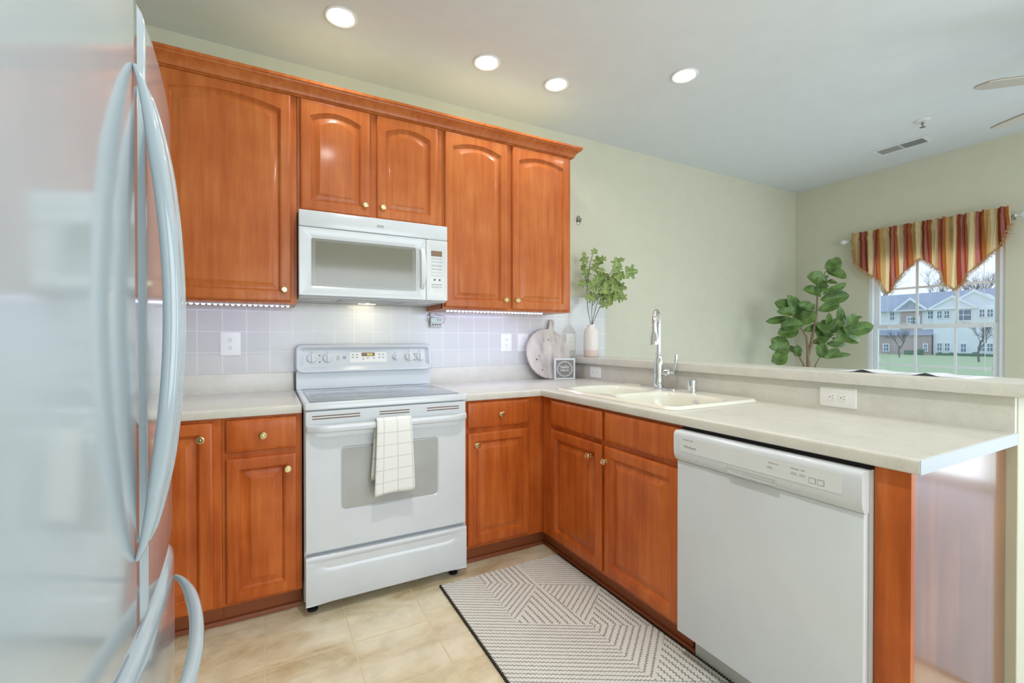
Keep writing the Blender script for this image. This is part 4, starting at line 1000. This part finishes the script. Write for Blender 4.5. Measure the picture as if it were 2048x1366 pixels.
# supply register
M['louvre_dark'] = mat('grey_louvre', (140, 142, 140), .5)
t = thing('ceiling_vent', 'white and grey rectangular louvred air vent on the ceiling near the window wall', 'vent', (4.30, -1.09, H))
R3 = Matrix.Translation((4.30, -1.09, H-.006)) @ Matrix.Rotation(math.radians(2), 4, 'Z')
MB().box(-.075, .075, -.17, .17, .0005, .0055, .002, 1, rot=R3).build('vent_frame', M['trim'], t)
for sgn, mm, tl in ((1, M['textlt'], .5), (-1, M['louvre_dark'], -.5)):
    for k in range(5):
        x = -.046+.023*k; MB().box(x-.006, x+.006, min(sgn*.006, sgn*.145), max(sgn*.006, sgn*.145), -.003, 0, rot=R3).build('louvre', mm, t, smooth=False)
t = thing('fire_sprinkler', 'small white fire sprinkler head on the ceiling left of the fan', 'sprinkler', (3.913, -1.358, H))
MB().lathe([(.045, -.0005), (.044, -.006), (.030, -.010), (.012, -.012)], (3.913, -1.358, H), n=28).build('escutcheon', M['trim'], t)
MB().lathe([(.008, -.012), (.008, -.03), (.003, -.034), (.003, -.046)], (3.913, -1.358, H), n=12).build('sprinkler_stem', M['nickel'], t)
MB().lathe([(.017, -.046), (.017, -.048), (.004, -.049)], (3.913, -1.358, H), n=16).build('deflector', M['nickel'], t)
# ceiling fan
fxx, fyy = 3.33, -2.35
t = thing('ceiling_fan', 'pale ceiling fan at the right edge with two blade tips in view', 'ceiling fan', (fxx, fyy, H))
MB().lathe([(.07, -.001), (.065, -.03), (.03, -.05), (.013, -.055), (.013, -.16), (.05, -.17), (.11, -.20), (.12, -.27), (.09, -.31), (.05, -.33), (.01, -.335)], (fxx, fyy, H), n=32).build('motor_housing', M['trim'], t)
for k in range(5):
    a = math.radians(64+72*k); Rm = Matrix.Translation((fxx, fyy, 2.42)) @ Matrix.Rotation(a, 4, 'Z') @ Matrix.Rotation(math.radians(-9), 4, 'X')
    out_ = [(.16, -.045), (.50, -.065), (.56, -.06), (.605, -.03), (.61, .0), (.59, .05), (.55, .065), (.16, .05)]
    MB().loops([[Rm @ Vector((x, y, z)) for x, y in out_] for z in (-.003, .003)], True, True).build('fan_blade', M['fanblade'], t, ang=30)
    MB().loops([[Rm @ Vector((x, y, z)) for x, y in out_] for z in (.0032, .0055)], True, True).build('blade_edge', M['fanedge'], t, ang=30)
    MB().box(.09, .20, -.018, .018, -.012, -.0035, .002, 1, rot=Rm).build('blade_arm', M['nickel'], t)
# wall hook
t = thing('wall_hook', 'small oval metal hook on the back wall right of the upper cabinets', 'hook', (1.949, 0, 2.097))
MB().loops([[(1.949+.019*k*math.cos(a*PI/12), -.0005-d, 2.097+.036*k*math.sin(a*PI/12)) for a in range(24)] for k, d in ((1, 0), (1, .004), (.8, .008), (.3, .009))], True, True).build('back_plate', M['nickel'], t)
MB().tube([(1.949, -.008, 2.09), (1.949, -.022, 2.083), (1.949, -.034, 2.088), (1.949, -.038, 2.102)], [.005, .005, .005, .007], 10).build('hook_arm', M['nickel'], t)

# ------------------------------------------------------------------ rug
def rug_mat():
    m = mat('ivory_grey_woven_rug', (226, 222, 210), .9); N, L, b = nodes(m)
    uv = N.new('ShaderNodeUVMap'); uv.uv_map = 'UVMap'
    s = N.new('ShaderNodeSeparateXYZ'); L.new(uv.outputs[0], s.inputs[0])
    # wobble of the stripe line
    wv = N.new('ShaderNodeMath'); wv.operation = 'MULTIPLY'; wv.inputs[1].default_value = 430; L.new(s.outputs['X'], wv.inputs[0])
    sn = N.new('ShaderNodeMath'); sn.operation = 'SINE'; L.new(wv.outputs[0], sn.inputs[0])
    ns = noise(N, L, uv.outputs[0], 60, 2)
    sm_ = N.new('ShaderNodeMath'); sm_.operation = 'MULTIPLY'; sm_.inputs[1].default_value = .0030; L.new(sn.outputs[0], sm_.inputs[0])
    nm_ = N.new('ShaderNodeMath'); nm_.operation = 'MULTIPLY_ADD'; nm_.inputs[1].default_value = .008; L.new(ns.outputs['Fac'], nm_.inputs[0]); L.new(sm_.outputs[0], nm_.inputs[2])
    ad = N.new('ShaderNodeMath'); ad.operation = 'ADD'; L.new(s.outputs['Y'], ad.inputs[0]); L.new(nm_.outputs[0], ad.inputs[1])
    sc = N.new('ShaderNodeMath'); sc.operation = 'MULTIPLY'; sc.inputs[1].default_value = 1/.0285; L.new(ad.outputs[0], sc.inputs[0])
    fr = N.new('ShaderNodeMath'); fr.operation = 'FRACT'; L.new(sc.outputs[0], fr.inputs[0])
    r = ramp(N, [(0, (1, 1, 1, 1)), (.20, (1, 1, 1, 1)), (.24, (0, 0, 0, 1)), (.96, (0, 0, 0, 1)), (1, (1, 1, 1, 1))]); L.new(fr.outputs[0], r.inputs[0])
    wn_ = N.new('ShaderNodeTexNoise'); wn_.inputs['Scale'].default_value = 420; wn_.inputs['Detail'].default_value = 2; L.new(uv.outputs[0], wn_.inputs['Vector'])
    rr3 = ramp(N, [(.38, lin((84, 84, 80))), (.62, lin((200, 198, 190)))]); L.new(wn_.outputs['Fac'], rr3.inputs[0])
    rr4 = ramp(N, [(.3, lin((226, 224, 215))), (.7, lin((247, 245, 238)))]); L.new(wn_.outputs['Fac'], rr4.inputs[0])
    mg = N.new('ShaderNodeMixRGB'); L.new(r.outputs[0], mg.inputs['Fac']); L.new(rr4.outputs[0], mg.inputs['Color1']); L.new(rr3.outputs[0], mg.inputs['Color2'])
    L.new(mg.outputs[0], b.inputs['Base Color'])
    iv = N.new('ShaderNodeMath'); iv.operation = 'MULTIPLY_ADD'; iv.inputs[1].default_value = -1; L.new(r.outputs[0], iv.inputs[0]); L.new(wn_.outputs['Fac'], iv.inputs[2])
    bump(N, L, b, iv.outputs[0], .6, .004)
    return m
b_ = MB(); RX0, RX1, RY1, RY0 = .60, 1.275, -.715, -2.35; RZ = .0085
def reg(pts, ang, k=1.0):
    a = math.radians(ang); ca, sa = math.cos(a), math.sin(a)
    b_.face([(x, y, RZ) for x, y in pts], [(x*ca+y*sa, (-x*sa+y*ca)*k) for x, y in pts])
F_ = -30; A_, P1, P2, NE = (RX0, RY1), (.80, RY1), (1.02, RY1), (RX1, RY1)
Q1 = (1.018, -.930); Q0 = (.79, -.79); V1 = (.788, -1.145); V2 = (1.048, -1.297); E1 = (RX1, -1.085); E2 = (RX1, -1.43); E3 = (RX1, -1.49); V3 = (1.05, -1.65)
V0 = (RX0, -1.035); V4 = (RX0, -1.39); E4 = (RX1, -2.0); E5 = (RX1, -1.78)
reg([A_, P1, Q0, V1, V0], F_, 1.45)
reg([P1, P2, Q1, Q0], 90)
reg([P2, NE, E1, Q1], F_, 1.45)
reg([Q0, Q1, V1], 36, 1.15)
reg([Q1, V2, V1], 90)
reg([Q1, E1, V2], 36, 1.15)
reg([E1, E2, V2], 90)
reg([V0, V1, V2, V3, V4], F_, 1.45)
reg([V2, E2, E3, V3], 38, 1.15)
reg([E3, E5, V3], 90)
reg([V4, V3, E5, (RX1, RY0), (RX0, RY0)], F_, 1.45)
t = thing('area_rug', 'ivory and grey geometric striped runner rug on the floor in front of the sink', 'rug', ((RX0+RX1)/2, -1.4, 0))
b_.build('rug_pile', rug_mat(), t, smooth=False)
B(RX0, RX1, RY0, RY1, .0006, .0083).build('rug_backing', mat('rug_backing_grey', (150, 144, 130), .9), t, smooth=False)
b_ = MB(); M['stitch'] = mat('dark_overcast_stitch', (62, 56, 50), .9)
for sx_, x in ((-1, RX0), (1, RX1)):
    y = RY1
    while y > RY0:
        b_.box(x-.005+(-.002 if sx_ < 0 else .002), x+.005+(-.002 if sx_ < 0 else .002), y-.003, y, .0008, .0115); y -= .0105
    b_.box(x-.0005 if sx_ > 0 else x-.002, x+.002 if sx_ > 0 else x+.0005, RY0, RY1, .0007, .005)
tag(b_.build('edge_stitching', M['stitch'], t, smooth=False), 'dark whipstitched edge')

# papers on the bar
pm = mat('white_paper', (232, 236, 240), .5); pb = mat('tan_paper_back', (190, 172, 152), .6)
def sheet(label, x0, yc, wy, peak, ax=0):
    b_ = MB(); G = []
    for i in range(13):
        s = i/12; col = []
        for j in range(5):
            q = j/4; h_ = peak*math.exp(-((s-.5)/.13)**2)*(1-.5*q); col.append(b_.bm.verts.new((x0+.16*q, yc+wy*(s-.5), 1.0672+h_)))
        G.append(col)
    for i in range(12):
        for j in range(4): b_.bm.faces.new((G[i][j], G[i+1][j], G[i+1][j+1], G[i][j+1]))
    o = b_.build('paper_sheet', pm, org=(x0+.08, yc, 1.067)); m2 = o.modifiers.new('thickness', 'SOLIDIFY'); m2.thickness = .0006
    return tag(o, label, 'paper')
sheet('white folded paper sheet on the bar, left one before the window', 1.935, -1.88, .20, .012)
sheet('white folded paper sheet on the bar, right one before the window', 1.935, -2.075, .17, .011)

# ------------------------------------------------------------------ outside the window
M['grass'] = mat('winter_lawn', (178, 192, 152), .95)
M['siding'] = mat('white_siding', (232, 236, 242), .8); M['roof'] = mat('grey_shingle_roof', (168, 174, 190), .9)
M['brickf'] = mat('pale_brick', (188, 172, 172), .9); M['wing'] = mat('house_window_glass', (120, 138, 160), .3); M['htrim'] = mat('house_white_trim', (242, 244, 248), .6)
M['twig'] = mat('grey_bare_branch', (120, 118, 126), .95); M['bush'] = mat('evergreen_hedge', (104, 128, 112), .95)
b_ = MB(); G = [[b_.bm.verts.new((x, y, -.3)) for y in range(-60, 121, 12)] for x in (6, 14, 24, 34, 44, 54, 90, 160)]
for i in range(len(G)-1):
    for j in range(len(G[0])-1): b_.bm.faces.new((G[i][j], G[i+1][j], G[i+1][j+1], G[i][j+1]))
tag(b_.build('lawn', M['grass']), 'green winter lawn outside the window', 'lawn', kind='stuff')
X0 = 54.6
t = thing('apartment_building', 'pale two-storey apartment building with grey roof and white gables outside the window', 'building', (X0+4, 15, -.299))
B(X0, X0+10, 2, 26, -.299, 3.88).build('wall', M['siding'], t, smooth=False)
b_ = MB(); b_.loops([[(X0-.5, y, 3.86), (X0+5, y, 5.9), (X0+10.5, y, 3.86)] for y in (1.5, 26.5)], True, True); b_.build('roof', M['roof'], t, smooth=False)
B(X0-.12, X0-.01, 16.7, 18.3, -.299, 3.8).build('brick_bay', M['brickf'], t, smooth=False)
B(X0-.9, X0-.02, 15.75, 20.2, -.299, 1.5).build('brick_porch', M['brickf'], t, smooth=False)
b_ = MB(); b_.loops([[(X0-1.1, y, 1.5), (X0, y, 2.05), (X0, y, 1.5)] for y in (15.65, 20.3)], True, True); b_.build('porch_roof', M['roof'], t, smooth=False)
def gable(y0, y1, zb2, zt, xo, m=M['siding']):
    yc = (y0+y1)/2
    MB().loops([[(x, y0, zb2), (x, yc, zt), (x, y1, zb2)] for x in (X0-xo, X0+3)], True, True).build('gable', m, t, smooth=False)
    g_ = MB()
    for a, c in (((y0-.25, zb2-.1), (yc, zt+.02)), ((y1+.25, zb2-.1), (yc, zt+.02))):
        g_.loops([[(X0-xo-.15, a[0], a[1]), (X0-xo-.15, c[0], c[1]), (X0-xo-.15, c[0], c[1]+.2), (X0-xo-.15, a[0], a[1]+.2)], [(X0-xo-.02, a[0], a[1]), (X0-xo-.02, c[0], c[1]), (X0-xo-.02, c[0], c[1]+.2), (X0-xo-.02, a[0], a[1]+.2)]], True, True)
    g_.box(X0-xo-.12, X0-xo-.02, y0-.2, y1+.2, zb2-.1, zb2+.05)
    g_.build('gable_trim', M['htrim'], t, smooth=False)
gable(12.9, 15.7, 3.92, 4.85, .6); gable(11.0, 14.9, 3.98, 5.25, .3); gable(16.4, 18.5, 3.9, 4.9, .3, M['roof'])
B(X0-.55, X0-.01, 11.1, 15.65, -.299, 3.9).build('projecting_wall', M['siding'], t, smooth=False)
def hwin(y0, y1, z0, z1, xo):
    x = X0-xo; w_ = B(x-.05, x, y0-.08, y1+.08, z0-.08, z1+.08).build('window', M['htrim'], t, smooth=False)
    g_ = MB(); g_.box(x-.065, x-.052, y0, y1, z0, z1); g_.build('pane', M['wing'], w_, smooth=False)
    g_ = MB(); yc = (y0+y1)/2; g_.box(x-.08, x-.066, yc-.02, yc+.02, z0, z1)
    for zz in ((z0+z1)/2,): g_.box(x-.081, x-.067, y0, y1, zz-.025, zz+.025)
    g_.build('window_bars', M['htrim'], w_, smooth=False)
for a in ((18.83, 19.14, 3.06, 3.78, .01), (17.3, 17.7, 2.62, 3.23, .13), (16.85, 17.2, 2.6, 3.23, .13), (15.87, 16.2, 3.08, 3.72, .01), (15.05, 15.35, 3.08, 3.71, .56), (14.53, 14.85, 3.06, 3.69, .56), (13.08, 14.07, 2.82, 3.72, .56), (12.22, 12.54, 3.07, 3.69, .56), (11.73, 12.05, 3.06, 3.67, .56),
          (15.03, 15.33, .1, .76, .56), (14.5, 14.8, .1, .76, .56), (13.4, 13.72, .02, .72, .56), (12.22, 12.54, .12, .76, .56), (11.73, 12.05, .12, .76, .56), (18.92, 19.3, 0, .62, .91), (15.97, 16.18, .04, .66, .91)):
    hwin(*a)
def hedge(label, x, y0, y1, z1):
    b_ = MB(); random.seed(int(y0*10))
    for k in range(int((y1-y0)*5)):
        c = Vector((x+random.uniform(-.3, .3), y0+(y1-y0)*random.random(), z1-.45+random.uniform(-.25, .1))); r = random.uniform(.16, .3)
        t2 = bmesh.new(); bmesh.ops.create_icosphere(t2, subdivisions=2, radius=r)
        for v in t2.verts: v.co = v.co*(1+random.uniform(-.18, .18))+c
        for v in t2.verts: v.co.z = max(v.co.z, -.298)
        b_.merge(t2)
    b_.box(x-.25, x+.25, y0, y1, -.299, z1-.25)
    return tag(b_.build('hedge', M['bush']), label, 'shrub')
hedge('low evergreen hedge along the right half of the apartment building', 52.6, 11.0, 14.9, .15)
hedge('dark shrub beside the brick porch of the apartment building', 52.4, 15.9, 17.1, .35)
def tree(label, x, y, z0, h_, seed, depth=5, spread=.55, rad=.12, m=M['twig'], group=None):
    random.seed(seed); b_ = MB(); tr = MB()
    def br(bb, p, d, L_, r, k):
        e = p+d*L_; mid = p+d*L_*.5+Vector((random.uniform(-1, 1), random.uniform(-1, 1), 0))*L_*.05
        bb.tube([p, mid, e], [r, r*.85, r*.7], 4 if k < 3 else 6, cap=False)
        if k == 0: return
        for _ in range(3 if k > 1 else 4):
            nd = (d+Vector((random.uniform(-1, 1), random.uniform(-1, 1), random.uniform(-.3, .7)))*spread).normalized()
            br(b_, p+d*L_*random.uniform(.55, 1), nd, L_*random.uniform(.6, .82), r*.6, k-1)
    t = thing('bare_tree', label, 'tree', (x, y, z0), group)
    br(tr, Vector((x, y, z0)), Vector((0, 0, 1)), h_*.28, rad, depth)
    tr.build('trunk', m, t); b_.build('branches', m, t)
tree('small bare tree on the lawn before the brick porch', 44, 14.3, -.299, 3.2, 1, 5, .8, .05)
tree('bare tree on the lawn at the right side of the window', 40, 8.6, -.299, 3.6, 2, 5, .8, .06)
random.seed(20)
for i, y in enumerate((9, 13, 17, 21, 25, 29)):
    tree('tall bare winter tree behind the apartment building', 76+(i % 3)*3, y*1.35+1, -.299, 13+2*(i % 2), 30+i, 6, .6, .12, group='bare trees behind the apartment building')
